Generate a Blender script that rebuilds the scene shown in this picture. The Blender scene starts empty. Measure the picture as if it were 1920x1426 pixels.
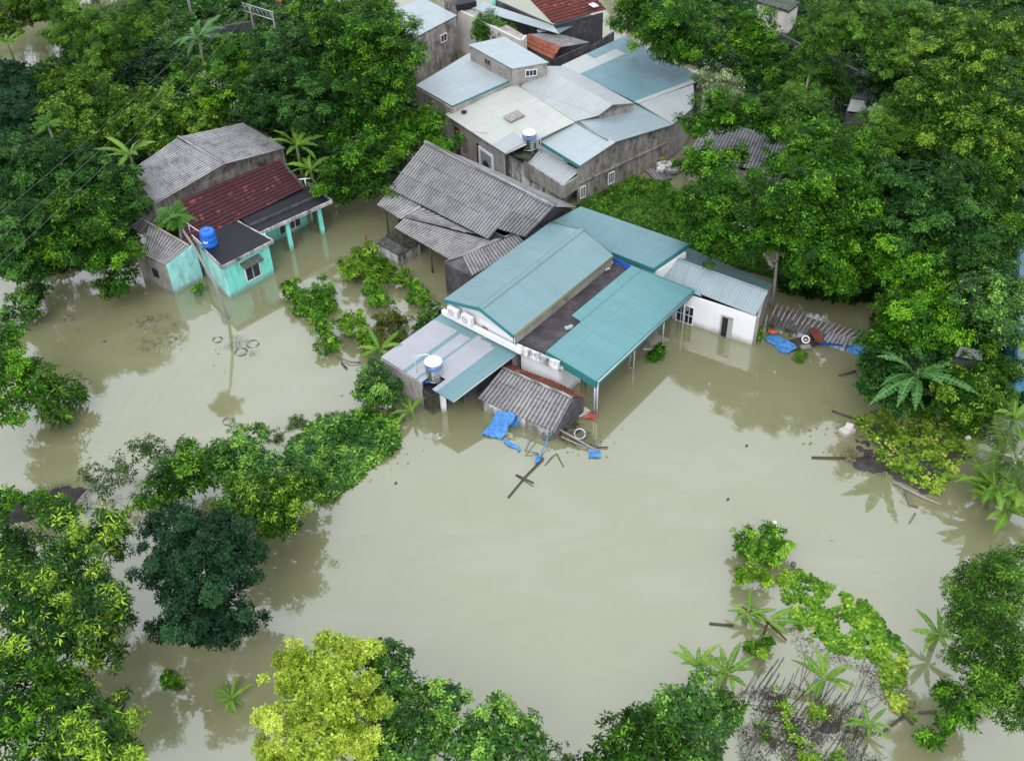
import bpy, math, random
import numpy as np
from mathutils import Vector, Matrix, noise as mnoise
rad = math.radians
random.seed(7)
RNG = np.random.default_rng(11)
scene = bpy.context.scene
COL = scene.collection

# ---------------------------------------------------------------- camera
F, XV, YV, H = 2000.0, 1040.0, 2950.0, 42.0        # focal length and nadir point in photo pixels, height in metres
_d = np.array([XV-960, YV-713, F]); _d /= np.linalg.norm(_d)
_up = -_d
_fw = np.array([0, 0, 1.0]) - _up*_up[2]; _fw /= np.linalg.norm(_fw)
_rt = np.cross(_fw, _up)
CR = np.array([_rt, _fw, _up])                      # camera (x right, y down, z forward) -> world
cam = bpy.data.cameras.new("camera"); cam.sensor_width = 36; cam.lens = F/1920*36
cam.clip_start = 0.5; cam.clip_end = 3000
co = bpy.data.objects.new("camera", cam); COL.objects.link(co)
cx, cy, cz = CR[:, 0], -CR[:, 1], -CR[:, 2]
co.matrix_world = Matrix(((cx[0], cy[0], cz[0], 0), (cx[1], cy[1], cz[1], 0), (cx[2], cy[2], cz[2], H), (0, 0, 0, 1)))
scene.camera = co
# ---------------------------------------------------------------- light
SUN_EL, SUN_AZ = rad(52), rad(195)
world = bpy.data.worlds.new("World"); scene.world = world; world.use_nodes = True
wn, wl = world.node_tree.nodes, world.node_tree.links
sky = wn.new("ShaderNodeTexSky"); sky.sky_type = 'NISHITA'; sky.sun_disc = False
sky.sun_elevation = SUN_EL; sky.sun_rotation = SUN_AZ
sky.air_density = 1.0; sky.dust_density = 2.0; sky.ozone_density = 1.0
hs = wn.new("ShaderNodeHueSaturation"); hs.inputs['Saturation'].default_value = 0.42
wl.new(sky.outputs[0], hs.inputs['Color'])
ov = wn.new("ShaderNodeMix"); ov.data_type = 'RGBA'; ov.inputs[0].default_value = 0.80      # closed cloud deck in front of the clear sky
ov.inputs[7].default_value = (8.6, 9.1, 10.4, 1)
wl.new(hs.outputs[0], ov.inputs[6]); wl.new(ov.outputs[2], wn['Background'].inputs[0])
wn['Background'].inputs[1].default_value = 0.15
sl = bpy.data.lights.new("sun", 'SUN'); sl.energy = 1.0; sl.angle = rad(30); sl.color = (1, 0.98, 0.95)
so = bpy.data.objects.new("sun", sl); COL.objects.link(so)
_sd = Vector((math.cos(SUN_EL)*math.sin(SUN_AZ), math.cos(SUN_EL)*math.cos(SUN_AZ), math.sin(SUN_EL)))
so.rotation_euler = _sd.to_track_quat('Z', 'Y').to_euler(); so.location = (0, 0, 80)
scene.view_settings.view_transform = 'Standard'; scene.view_settings.look = 'None'
scene.view_settings.exposure = 0.42; scene.view_settings.gamma = 1.0
scene.cycles.max_bounces = 6; scene.cycles.diffuse_bounces = 1; scene.cycles.glossy_bounces = 3
scene.cycles.transmission_bounces = 3; scene.cycles.transparent_max_bounces = 4

def ray(px, py): return CR @ np.array([px-960.0, py-713.0, F])
def P(px, py, z=0.0):
    r = ray(px, py); return Vector(np.array([0, 0, H]) + r*((z-H)/r[2]))
def MPP(px, py, z=0.0):
    r = ray(px, py); return (z-H)/r[2]              # metres per photo pixel at that point
def PH(px, py, tx, ty):
    """height of the point seen at (tx,ty) that stands over the ground point seen at (px,py)"""
    b = P(px, py); r = ray(tx, ty); n = (r[0]*b.x + r[1]*b.y)/(r[0]**2+r[1]**2); return H + r[2]*n

# ---------------------------------------------------------------- objects and tags
BASE = {}
def tag(o, label=None, cat=None, group=None, kind=None):
    for k, v in (('label', label), ('category', cat), ('group', group), ('kind', kind)):
        if v: o[k] = v
    return o
def thing(name, label, cat, loc, group=None):
    o = bpy.data.objects.new(name, None); COL.objects.link(o); o.location = loc; o.empty_display_size = 0.3
    BASE[o.name] = Vector(loc); return tag(o, label, cat, group, 'thing')
class MB:
    def __init__(s): s.v = []; s.f = []; s.uv = []; s.mi = []; s.m = 0; s.smooth = []; s.sm = False
    def add(s, vs, fs, uvs=None):
        o = len(s.v); s.v += [tuple(v) for v in vs]
        for i, f in enumerate(fs):
            s.f.append([o+k for k in f]); s.mi.append(s.m); s.smooth.append(s.sm)
            s.uv += [uvs[k] for k in f] if uvs is not None else [(vs[k][0]*.7+vs[k][1]*.7, vs[k][2]) for k in f]
        return s
    def hexa(s, b, t):
        """closed solid between bottom loop b and top loop t"""
        n = len(b); vs = list(b)+list(t)
        fs = [list(range(n))[::-1], list(range(n, 2*n))] + [[i, (i+1) % n, n+(i+1) % n, n+i] for i in range(n)]
        return s.add(vs, fs)
    def prism(s, top, th):
        top = [Vector(p) for p in top]
        n = (top[1]-top[0]).cross(top[2]-top[1])
        if n.z < 0: top = top[::-1]
        return s.hexa([p-Vector((0, 0, th)) for p in top], top)
    def box(s, c, sz, rz=0.0, ax=None):
        c = Vector(c); x, y, z = [q/2 for q in sz]
        R = Matrix.Rotation(rz, 3, 'Z')
        q = [c + R @ Vector((sx*x, sy*y, sz_*z)) for sz_ in (-1, 1) for sx, sy in ((-1, -1), (1, -1), (1, 1), (-1, 1))]
        return s.hexa(q[:4], q[4:])
    def wall(s, p, q, z0, t=0.15, side=0):
        """upright wall below the line p-q, down to z0; side shifts it off the line"""
        p, q = Vector(p), Vector(q); d = (q-p); n = Vector((d.y, -d.x, 0)).normalized()
        a, b = n*(t*(side-0.5)), n*(t*(side+0.5))
        bt = [Vector((v.x, v.y, z0)) for v in (p+a, p+b, q+b, q+a)]
        return s.hexa(bt, [p+a, p+b, q+b, q+a])
    def gable(s, pts, z0, t=0.15):
        """upright wall whose top follows pts"""
        pts = [Vector(p) for p in pts]; d = pts[-1]-pts[0]; n = Vector((d.y, -d.x, 0)).normalized()*t
        a, b = pts[0], pts[-1]
        loop = [Vector((a.x, a.y, z0))]+pts+[Vector((b.x, b.y, z0))]
        return s.hexa(loop, [p+n for p in loop])
    def tube(s, pts, r, n=6, caps=True):
        pts = [Vector(p) for p in pts]; rr = r if isinstance(r, (list, tuple)) else [r]*len(pts); vs = []; o = len(pts)
        sm, s.sm = s.sm, True
        for i, p in enumerate(pts):
            d = (pts[min(i+1, o-1)]-pts[max(i-1, 0)]).normalized()
            u = d.orthogonal().normalized(); w = d.cross(u)
            if i and (prev := pu) is not None:
                u = (prev - d*prev.dot(d)).normalized(); w = d.cross(u)
            pu = u
            vs += [p+(u*math.cos(a)+w*math.sin(a))*rr[i] for a in [2*math.pi*k/n for k in range(n)]]
        fs = [[i*n+k, i*n+(k+1) % n, (i+1)*n+(k+1) % n, (i+1)*n+k] for i in range(o-1) for k in range(n)]
        if caps: fs += [list(range(n))[::-1], [(o-1)*n+k for k in range(n)]]
        s.add(vs, fs); s.sm = sm; return s
    def lathe(s, c, prof, n=24):
        c = Vector(c); vs = []; sm, s.sm = s.sm, True
        for r, z in prof: vs += [c+Vector((r*math.cos(2*math.pi*k/n), r*math.sin(2*math.pi*k/n), z)) for k in range(n)]
        m = len(prof)
        fs = [[i*n+k, i*n+(k+1) % n, (i+1)*n+(k+1) % n, (i+1)*n+k] for i in range(m-1) for k in range(n)]
        fs += [list(range(n))[::-1], [(m-1)*n+k for k in range(n)]]
        s.add(vs, fs); s.sm = sm; return s
    def sheet(s, a, b, c, d, kind='flat', pitch=0.18, amp=0.03, th=0.03, jit=0.0, uo=0.0, vo=0.0):
        """roofing from eave a-b up to ridge d-c, corrugations running up the slope; uv in metres"""
        a, b, c, d = [Vector(q) for q in (a, b, c, d)]
        W = ((b-a).length+(c-d).length)/2; L = ((d-a).length+(c-b).length)/2
        nrm = (b-a).cross(d-a).normalized()
        if nrm.z < 0: nrm = -nrm
        nu = max(2, int(W/pitch*4)) if kind != 'flat' else max(2, int(W/0.5))
        us = [i/nu for i in range(nu+1)]
        if kind == 'tile':
            R = 0.30; m = max(2, int(L/R)); vs_ = []
            for k in range(m): vs_ += [(k/m, 0.055), ((k+0.97)/m, 0.0)]
        elif kind == 'wave':
            R = 1.35; m = max(1, round(L/R)); vs_ = []
            for k in range(m): vs_ += [(k/m, 0.03), ((k+.5)/m, 0.012), ((k+0.985)/m, 0.0)]
        else:
            vs_ = [(k/4, 0) for k in range(5)]
        T = []; UV = []
        ph = random.random()*50
        for v, lift in vs_+([(1.0, 0.0)] if kind in ('tile', 'wave') else []):
            for u in us:
                p = (a*(1-u)+b*u)*(1-v)+(d*(1-u)+c*u)*v
                x = u*W
                if kind == 'rib': h = amp*max(0, math.cos(2*math.pi*x/pitch))**3
                elif kind == 'flat': h = 0
                else: h = amp*math.sin(2*math.pi*x/pitch)
                if jit: h += jit*mnoise.noise(Vector((x*0.55+ph, v*L*0.6, 3.1)))
                T.append(p+nrm*(h+lift)); UV.append((x+uo, v*L+vo))
        n = len(us); r = len(T)//n
        o = len(T); Bt = [p-nrm*th for p in T]
        fs = [[j*n+i, j*n+i+1, (j+1)*n+i+1, (j+1)*n+i] for j in range(r-1) for i in range(n-1)]
        fs += [[o+k for k in f][::-1] for f in fs]
        fs += [[i, o+i, o+i+1, i+1] for i in range(n-1)]
        q = (r-1)*n
        fs += [[q+i+1, o+q+i+1, o+q+i, q+i] for i in range(n-1)]
        fs += [[(j+1)*n, o+(j+1)*n, o+j*n, j*n] for j in range(r-1)]
        fs += [[j*n+n-1, o+j*n+n-1, o+(j+1)*n+n-1, (j+1)*n+n-1] for j in range(r-1)]
        return s.add(T+Bt, fs, UV+UV)
def root_of(o):
    while o.parent: o = o.parent
    return o
def put(name, mb, mat, parent=None, label=None):
    """link the builder's solids as ONE mesh object"""
    me = bpy.data.meshes.new(name)
    b = BASE.get(root_of(parent).name, Vector()) if parent else Vector()
    me.from_pydata([(v[0]-b.x, v[1]-b.y, v[2]-b.z) for v in mb.v], [], mb.f)
    uvl = me.uv_layers.new(name='UVMap'); uvl.data.foreach_set('uv', np.array(mb.uv, 'f').ravel())
    for m in (mat if isinstance(mat, (list, tuple)) else [mat]): me.materials.append(m)
    me.polygons.foreach_set('material_index', mb.mi); me.polygons.foreach_set('use_smooth', mb.smooth)
    me.update()
    o = bpy.data.objects.new(name, me); COL.objects.link(o)
    if parent: o.parent = parent
    if label: o['label'] = label
    return o
def solo(name, mb, mat, label, cat, group=None):
    """a thing that is one mesh, its origin at its foot"""
    b = Vector(mb.v[0]); xs = np.array(mb.v); b = Vector((xs[:, 0].mean(), xs[:, 1].mean(), xs[:, 2].min()))
    mb.v = [(v[0]-b.x, v[1]-b.y, v[2]-b.z) for v in mb.v]
    o = put(name, mb, mat); o.location = b; BASE[o.name] = b
    return tag(o, label, cat, group, 'thing')

# ---------------------------------------------------------------- materials
class NT:
    def __init__(s, name):
        s.m = bpy.data.materials.new(name); s.m.use_nodes = True
        s.n, s.l = s.m.node_tree.nodes, s.m.node_tree.links; s.b = s.n['Principled BSDF']; s.out = s.n['Material Output']
    def new(s, t, **k):
        x = s.n.new(t)
        for a, v in k.items(): setattr(x, a, v)
        return x
    def link(s, a, b): s.l.new(a, b)
    def coords(s, kind='Object', scale=(1, 1, 1)):
        if not hasattr(s, 'tc'): s.tc = s.new('ShaderNodeTexCoord')
        mp = s.new('ShaderNodeMapping'); mp.inputs['Scale'].default_value = scale
        s.link(s.tc.outputs[kind], mp.inputs['Vector']); return mp.outputs[0]
    def noise(s, vec, scale=1.0, detail=4, rough=.6, lo=.35, hi=.65):
        n = s.new('ShaderNodeTexNoise'); n.inputs['Scale'].default_value = scale; n.inputs['Detail'].default_value = detail
        n.inputs['Roughness'].default_value = rough; s.link(vec, n.inputs['Vector'])
        r = s.new('ShaderNodeMapRange'); r.inputs[1].default_value = lo; r.inputs[2].default_value = hi
        s.link(n.outputs['Fac'], r.inputs[0]); return r.outputs[0]
    def math(s, op, a, b=None, clamp=False):
        m = s.new('ShaderNodeMath', operation=op); m.use_clamp = clamp
        for i, q in enumerate((a, b)):
            if q is None: continue
            if isinstance(q, (int, float)): m.inputs[i].default_value = q
            else: s.link(q, m.inputs[i])
        return m.outputs[0]
    def mix(s, fac, a, b, mode='MIX'):
        m = s.new('ShaderNodeMix', data_type='RGBA', blend_type=mode)
        for i, q in ((0, fac), (6, a), (7, b)):
            if isinstance(q, (int, float)): m.inputs[i].default_value = q
            elif isinstance(q, (tuple, list)): m.inputs[i].default_value = (*q, 1)[:4]
            else: s.link(q, m.inputs[i])
        return m.outputs[2]
    def ramp(s, fac, stops):
        r = s.new('ShaderNodeValToRGB'); e = r.color_ramp.elements
        while len(e) < len(stops): e.new(0.5)
        for k, (p, c) in enumerate(stops): e[k].position = p; e[k].color = (*c, 1)
        s.link(fac, r.inputs[0]); return r.outputs[0]
    def bump(s, h, strength=.3, dist=.02):
        b = s.new('ShaderNodeBump'); b.inputs['Strength'].default_value = strength; b.inputs['Distance'].default_value = dist
        s.link(h, b.inputs['Height']); s.link(b.outputs[0], s.b.inputs['Normal'])
    def done(s, col, rough=.6, spec=.5, metal=0):
        if isinstance(col, tuple): s.b.inputs['Base Color'].default_value = (*col, 1)
        else: s.link(col, s.b.inputs['Base Color'])
        if isinstance(rough, (int, float)): s.b.inputs['Roughness'].default_value = rough
        else: s.link(rough, s.b.inputs['Roughness'])
        s.b.inputs['Specular IOR Level'].default_value = spec; s.b.inputs['Metallic'].default_value = metal
        return s.m
def m_wall(name, c, dirt=(.05, .05, .045), amt=.5, streak=1.0, rough=.75, blot=None, base_line=True):
    t = NT(name)
    big = t.noise(t.coords('Object', (1, 1, 1)), .8, 5, .6, .3, .75)
    st = t.noise(t.coords('Object', (2.0, 2.0, .45)), 1.4, 7, .7, .52 if amt < .85 else .44, .78 if amt < .85 else .66)
    fine = t.noise(t.coords('Object'), 14, 3, .6, .2, .8)
    col = t.mix(t.math('MULTIPLY', big, .35), c, tuple(q*.72 for q in c))
    col = t.mix(t.math('MULTIPLY', fine, .12), col, tuple(q*.6 for q in c))
    if blot: col = t.mix(t.noise(t.coords('Object', (1, 1, .8)), .8, 8, .75, .46, .64), col, blot)
    col = t.mix(t.math('MULTIPLY', st, amt*streak), col, dirt)
    if base_line:      # damp tide mark just above the flood, z in world metres
        g = t.new('ShaderNodeNewGeometry'); sp = t.new('ShaderNodeSeparateXYZ'); t.link(g.outputs['Position'], sp.inputs[0])
        hz = t.math('ADD', sp.outputs[2], t.math('MULTIPLY', big, -.25))
        f = t.new('ShaderNodeMapRange'); f.inputs[1].default_value = .34; f.inputs[2].default_value = -.02; t.link(hz, f.inputs[0])
        col = t.mix(t.math('MULTIPLY', f.outputs[0], .6), col, (.17, .16, .11))
    t.bump(fine, .15, .01)
    return t.done(col, rough, .3)
def m_plain(name, c, rough=.5, metal=0, var=.25, scale=3, spec=.5):
    t = NT(name); n = t.noise(t.coords('Object'), scale, 4)
    return t.done(t.mix(t.math('MULTIPLY', n, var), c, tuple(q*.55 for q in c)), rough, spec, metal)
def m_metal(name, c, c2=None, rough=.38, seam=1.05, stain=.25, patch=None, dirt=(.07, .075, .06)):
    """painted roofing sheet: sheet seams, faint chalking, water stains running down the slope"""
    t = NT(name); uv = t.coords('UV'); sp = t.new('ShaderNodeSeparateXYZ'); t.link(uv, sp.inputs[0])
    wn_ = t.new('ShaderNodeTexWhiteNoise', noise_dimensions='1D')
    t.link(t.math('FLOOR', t.math('DIVIDE', sp.outputs[0], seam)), wn_.inputs['W'])
    c2 = c2 or tuple(q*1.22 for q in c)
    col = t.mix(t.math('MULTIPLY', wn_.outputs[0], .22), c, c2)
    col = t.mix(t.math('MULTIPLY', t.noise(t.coords('Object'), .5, 5, .6, .3, .7), .45), col, tuple(q*.8 for q in c))
    st = t.noise(t.coords('UV', (2.6, .3, 1)), 1.5, 5, .65, .52, .8)
    col = t.mix(t.math('MULTIPLY', st, stain), col, dirt)
    spk = t.noise(t.coords('Object'), 9, 3, .7, .62, .72)
    col = t.mix(t.math('MULTIPLY', spk, .22), col, dirt)
    fr = t.math('FRACT', t.math('DIVIDE', sp.outputs[0], seam))
    ln = t.math('LESS_THAN', fr, .03)
    col = t.mix(t.math('MULTIPLY', ln, .28), col, tuple(q*.4 for q in c))
    lp = t.math('LESS_THAN', t.math('FRACT', t.math('DIVIDE', sp.outputs[1], 2.35)), .018)
    col = t.mix(t.math('MULTIPLY', lp, .30), col, tuple(q*.4 for q in c))
    rs = t.noise(t.coords('Object', (1, 1, 1)), 2.2, 6, .75, .66, .74)
    col = t.mix(t.math('MULTIPLY', rs, .45), col, (.13, .085, .05))
    if patch:        # odd replacement sheets of another colour: list of (u0,u1,v0,v1)
        pc, rects = patch; tot = None
        for u0, u1, v0, v1 in rects:
            a = t.math('MULTIPLY', t.math('GREATER_THAN', sp.outputs[0], u0), t.math('LESS_THAN', sp.outputs[0], u1))
            b = t.math('MULTIPLY', t.math('GREATER_THAN', sp.outputs[1], v0), t.math('LESS_THAN', sp.outputs[1], v1))
            q = t.math('MULTIPLY', a, b); tot = q if tot is None else t.math('MAXIMUM', tot, q)
        pcol = t.mix(t.math('MULTIPLY', t.noise(t.coords('Object'), 1.2, 4, .6, .3, .7), .4), pc, tuple(q*.75 for q in pc))
        col = t.mix(tot, col, pcol)
    rg = t.new('ShaderNodeMapRange'); rg.inputs[3].default_value = rough-.06; rg.inputs[4].default_value = rough+.18
    t.link(t.noise(t.coords('Object'), 1.4, 4), rg.inputs[0])
    t.bump(t.noise(t.coords('Object'), .9, 2), .25, .03)
    return t.done(col, rg.outputs[0], .5)
def m_fibro(name, c, dark=(.05, .05, .05), amt=.6, row=1.35, colw=1.0, moss=None):
    """weathered asbestos-cement sheet: tone changes from sheet to sheet, black mould, dirt in the laps"""
    t = NT(name); uv = t.coords('UV'); sp = t.new('ShaderNodeSeparateXYZ'); t.link(uv, sp.inputs[0])
    cell = t.new('ShaderNodeCombineXYZ')
    t.link(t.math('FLOOR', t.math('DIVIDE', sp.outputs[0], colw)), cell.inputs[0])
    t.link(t.math('FLOOR', t.math('DIVIDE', sp.outputs[1], row)), cell.inputs[1])
    w = t.new('ShaderNodeTexWhiteNoise', noise_dimensions='2D'); t.link(cell.outputs[0], w.inputs['Vector'])
    col = t.mix(t.math('MULTIPLY', w.outputs[0], .38), tuple(q*1.12 for q in c), tuple(q*.62 for q in c))
    mould = t.noise(t.coords('Object'), 1.1, 7, .72, .46, .68)
    col = t.mix(t.math('MULTIPLY', mould, amt), col, dark)
    stv = t.noise(t.coords('UV', (5.5, .5, 1)), 1.2, 5, .7, .45, .75)
    col = t.mix(t.math('MULTIPLY', stv, amt*.4), col, dark)
    gr = t.math('FRACT', t.math('DIVIDE', sp.outputs[0], .24))
    groove = t.math('GREATER_THAN', gr, .55)
    gn = t.noise(t.coords('UV', (1, 1, 1)), 4, 3, .6, .35, .6)
    col = t.mix(t.math('MULTIPLY', groove, t.math('ADD', t.math('MULTIPLY', gn, .35), .45)), col, dark)
    lap = t.math('LESS_THAN', t.math('FRACT', t.math('DIVIDE', sp.outputs[1], row)), .045)  # shade under each sheet overlap, put into the colour
    col = t.mix(t.math('MULTIPLY', t.math('MULTIPLY', lap, t.noise(t.coords('Object'), 1.7, 3, .6, .4, .55)), .6), col, dark)
    if moss: col = t.mix(t.noise(t.coords('Object'), .9, 5, .7, .56, .7), col, moss)
    return t.done(col, .85, .25)
def m_tile(name, c, c2, dirt=(.02, .017, .016), amt=.5, row=.30, colw=.24):
    t = NT(name); uv = t.coords('UV'); sp = t.new('ShaderNodeSeparateXYZ'); t.link(uv, sp.inputs[0])
    cell = t.new('ShaderNodeCombineXYZ')
    t.link(t.math('FLOOR', t.math('DIVIDE', sp.outputs[0], colw)), cell.inputs[0])
    t.link(t.math('FLOOR', t.math('DIVIDE', sp.outputs[1], row)), cell.inputs[1])
    w = t.new('ShaderNodeTexWhiteNoise', noise_dimensions='2D'); t.link(cell.outputs[0], w.inputs['Vector'])
    col = t.mix(t.math('MULTIPLY', w.outputs[0], .6), c, tuple(q*.5 for q in c))
    new = t.math('MULTIPLY', t.math('GREATER_THAN', w.outputs[0], .86), t.noise(t.coords('Object'), .7, 4, .7, .5, .62))
    col = t.mix(new, col, c2)
    col = t.mix(t.math('MULTIPLY', t.noise(t.coords('Object'), 1.2, 6, .7, .45, .7), amt), col, dirt)
    lap = t.math('LESS_THAN', t.math('FRACT', t.math('DIVIDE', sp.outputs[1], row)), .16)
    col = t.mix(t.math('MULTIPLY', lap, .5), col, dirt)
    return t.done(col, .75, .3)
def m_leaf(name, c0, c1, c2, trans=.25, rough=.48, spec=.35):
    t = NT(name); at = t.new('ShaderNodeAttribute', attribute_name='tone')
    oi = t.new('ShaderNodeObjectInfo')
    f = t.math('ADD', at.outputs['Fac'], t.math('MULTIPLY', t.math('SUBTRACT', oi.outputs['Random'], .5), .18), True)
    col = t.ramp(f, [(.0, c0), (.55, c1), (1., c2)])
    m = t.done(col, rough, spec)
    tr = t.new('ShaderNodeBsdfTranslucent'); t.link(t.mix(.5, col, (c2[0]*1.1, c2[1]*1.1, c2[2]*.6)), tr.inputs[0])
    mx = t.new('ShaderNodeMixShader'); mx.inputs[0].default_value = trans
    t.link(t.b.outputs[0], mx.inputs[1]); t.link(tr.outputs[0], mx.inputs[2]); t.link(mx.outputs[0], t.out.inputs[0])
    return m
def m_tarp(name, c, rough=.4):
    t = NT(name); n = t.noise(t.coords('Object'), 3.0, 5, .6, .3, .7)
    col = t.mix(n, tuple(q*.6 for q in c), tuple(min(1, q*1.2) for q in c))
    t.bump(t.noise(t.coords('Object'), 4.5, 4, .6), .6, .12)
    return t.done(col, rough, .5)
M = {}
_n = [P(714, 669, 2.1), P(850, 754, 2.0), P(977.5, 657, 2.55), P(827, 589, 2.7)]
_W, _L = ((_n[1]-_n[0]).length+(_n[2]-_n[3]).length)/2, ((_n[3]-_n[0]).length+(_n[2]-_n[1]).length)/2
_q = [P(1321, 148, 3.7), P(1170, 68, 4.4), P(1052, 123, 4.5), P(1197, 194, 4.0)]
_bw, _bl = ((_q[1]-_q[0]).length+(_q[2]-_q[3]).length)/2, ((_q[3]-_q[0]).length+(_q[2]-_q[1]).length)/2
BPATCH = [(.76*_bw, .88*_bw, .28*_bl, 99), (.88*_bw, 99, .62*_bl, 99), (-1, .05*_bw, .1*_bl, 99)]
PATCH = [(u0*_W, u1*_W, v0*_L, v1*_L) for u0, u1, v0, v1 in ((-1, .31, -1, .85), (.36, .49, -1, .83), (.515, .77, -1, .92), (.53, .60, .955, 2))]
M['teal_roof'] = m_metal('teal_roof_paint', (.155, .255, .262), rough=.42)
M['teal_porch'] = m_metal('teal_porch_paint', (.105, .25, .25), rough=.40)
M['teal_dark'] = m_metal('teal_back_paint', (.115, .215, .23), rough=.40)
M['teal_trim'] = m_plain('teal_trim_paint', (.03, .19, .19), .45)
M['pale_roof'] = m_metal('pale_sheet', (.42, .44, .39), (.52, .52, .42), stain=.3)
M['paleblue_roof'] = m_metal('pale_blue_sheet', (.33, .385, .385), (.39, .435, .425), stain=.25)
M['greysheet'] = m_metal('grey_sheet', (.34, .37, .36), (.44, .45, .43), stain=.35)
M['greyblue'] = m_metal('grey_blue_sheet', (.25, .32, .33), (.33, .38, .39), stain=.4)
M['blue_roof'] = m_metal('sea_blue_sheet', (.115, .225, .25), (.13, .24, .26), patch=((.38, .40, .37), BPATCH))
M['patch_roof'] = m_metal('patchwork_sheet', (.13, .235, .245), patch=((.33, .335, .347), PATCH))
M['fibro'] = m_fibro('grey_asbestos', (.258, .252, .245), amt=.5)
M['fibro_light'] = m_fibro('pale_asbestos', (.335, .328, .325), amt=.62)
M['fibro_brown'] = m_fibro('brown_asbestos', (.30, .285, .275), amt=.58)
M['fibro_moss'] = m_fibro('mossy_asbestos', (.16, .16, .15), amt=.7, moss=(.03, .05, .015))
M['tile_dark'] = m_tile('dark_red_tile', (.066, .016, .018), (.20, .055, .042))
M['tile_red'] = m_tile('maroon_tile', (.15, .035, .03), (.26, .09, .06), amt=.3)
M['tile_orange'] = m_tile('orange_tile', (.34, .10, .05), (.5, .2, .1), amt=.6)
M['tile_rust'] = m_tile('rusty_tile', (.20, .055, .03), (.36, .12, .06), amt=.7)
M['white'] = m_wall('white_render', (.82, .82, .81), (.45, .44, .40), .22)
M['white_dirty'] = m_wall('stained_white_render', (.80, .80, .78), (.03, .03, .03), 1.0, 1.0, blot=(.25, .24, .22))
M['cream'] = m_wall('cream_render', (.62, .58, .53), (.2, .18, .16), .5)
M['teal_wall'] = m_wall('turquoise_render', (.23, .75, .62), (.02, .05, .05), .75)
M['edge'] = m_wall('grimy_white_edge', (.52, .51, .48), (.06, .06, .055), .9, blot=(.22, .21, .19), base_line=False)
M['teal_stain'] = m_wall('stained_turquoise_render', (.42, .80, .73), (.012, .03, .03), .8, .8, blot=(.20, .52, .48))
M['concrete'] = m_wall('grey_concrete', (.36, .34, .31), (.06, .05, .045), .7, blot=(.20, .18, .15))
M['concrete_dirty'] = m_wall('mouldy_concrete', (.36, .33, .29), (.015, .014, .012), .86, .75, blot=(.085, .075, .068))
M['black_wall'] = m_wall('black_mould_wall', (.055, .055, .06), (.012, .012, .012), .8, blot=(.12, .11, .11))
M['black_slab'] = m_plain('black_slab', (.016, .017, .021), .6, var=.6, scale=1.2, spec=.3)
M['terrace'] = m_wall('terrace_concrete', (.045, .040, .042), (.015, .015, .015), .8, blot=(.095, .085, .082), base_line=False, rough=.55)
M['moss_slab'] = m_wall('mossy_slab', (.10, .11, .10), (.015, .015, .012), .9, blot=(.05, .075, .02), base_line=False)
M['moss_block'] = m_wall('mossy_block', (.055, .05, .035), (.012, .012, .01), .9, blot=(.07, .075, .02))
M['timber'] = m_plain('weathered_timber', (.18, .16, .14), .8, var=.6)
M['timber_dark'] = m_plain('wet_timber', (.06, .052, .045), .7, var=.6)
M['steel'] = m_plain('stainless_steel', (.66, .67, .68), .22, 1.0, var=.15)
M['steel_white'] = m_plain('pale_lid', (.78, .80, .76), .4, 0, var=.2)
M['band_blue'] = m_plain('blue_band', (.12, .22, .50), .4)
M['galv'] = m_plain('galvanised', (.48, .50, .52), .4, .6)
M['pvc'] = m_plain('white_pipe', (.70, .72, .74), .4)
M['tank_blue'] = m_plain('blue_plastic', (.02, .17, .68), .38, var=.25)
M['tarp'] = m_tarp('blue_tarpaulin', (.07, .27, .62))
M['tarp_deep'] = m_tarp('deep_blue_tarpaulin', (.03, .12, .52))
M['glass'] = m_plain('dark_window', (.018, .022, .035), .12, spec=.6)
M['dark'] = m_plain('dark_opening', (.012, .012, .014), .7)
M['shutter'] = m_plain('dark_red_shutter', (.10, .012, .02), .5)
M['yellow'] = m_plain('yellow_paint', (.26, .20, .05), .5)
M['red'] = m_plain('red_paint', (.30, .04, .035), .5)
M['orange'] = m_plain('orange_plastic', (.75, .16, .04), .5)
M['whitepaint'] = m_plain('white_paint', (.80, .80, .80), .45, var=.12)
M['cable'] = m_plain('grey_cable', (.17, .18, .165), .7)
M['jar'] = m_plain('dark_glazed_rim', (.105, .112, .078), .6)
M['bark'] = m_wall('bark', (.17, .14, .11), (.05, .045, .035), .7, base_line=False)
M['bark_pale'] = m_wall('pale_bark', (.34, .31, .27), (.10, .09, .07), .6, base_line=False)
M['mud'] = m_wall('wet_mud', (.060, .052, .045), (.02, .018, .016), .6, blot=(.035, .03, .03), base_line=False, rough=.5)
M['blue_wall'] = m_plain('blue_sheet_wall', (.06, .25, .42), .5)

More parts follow.
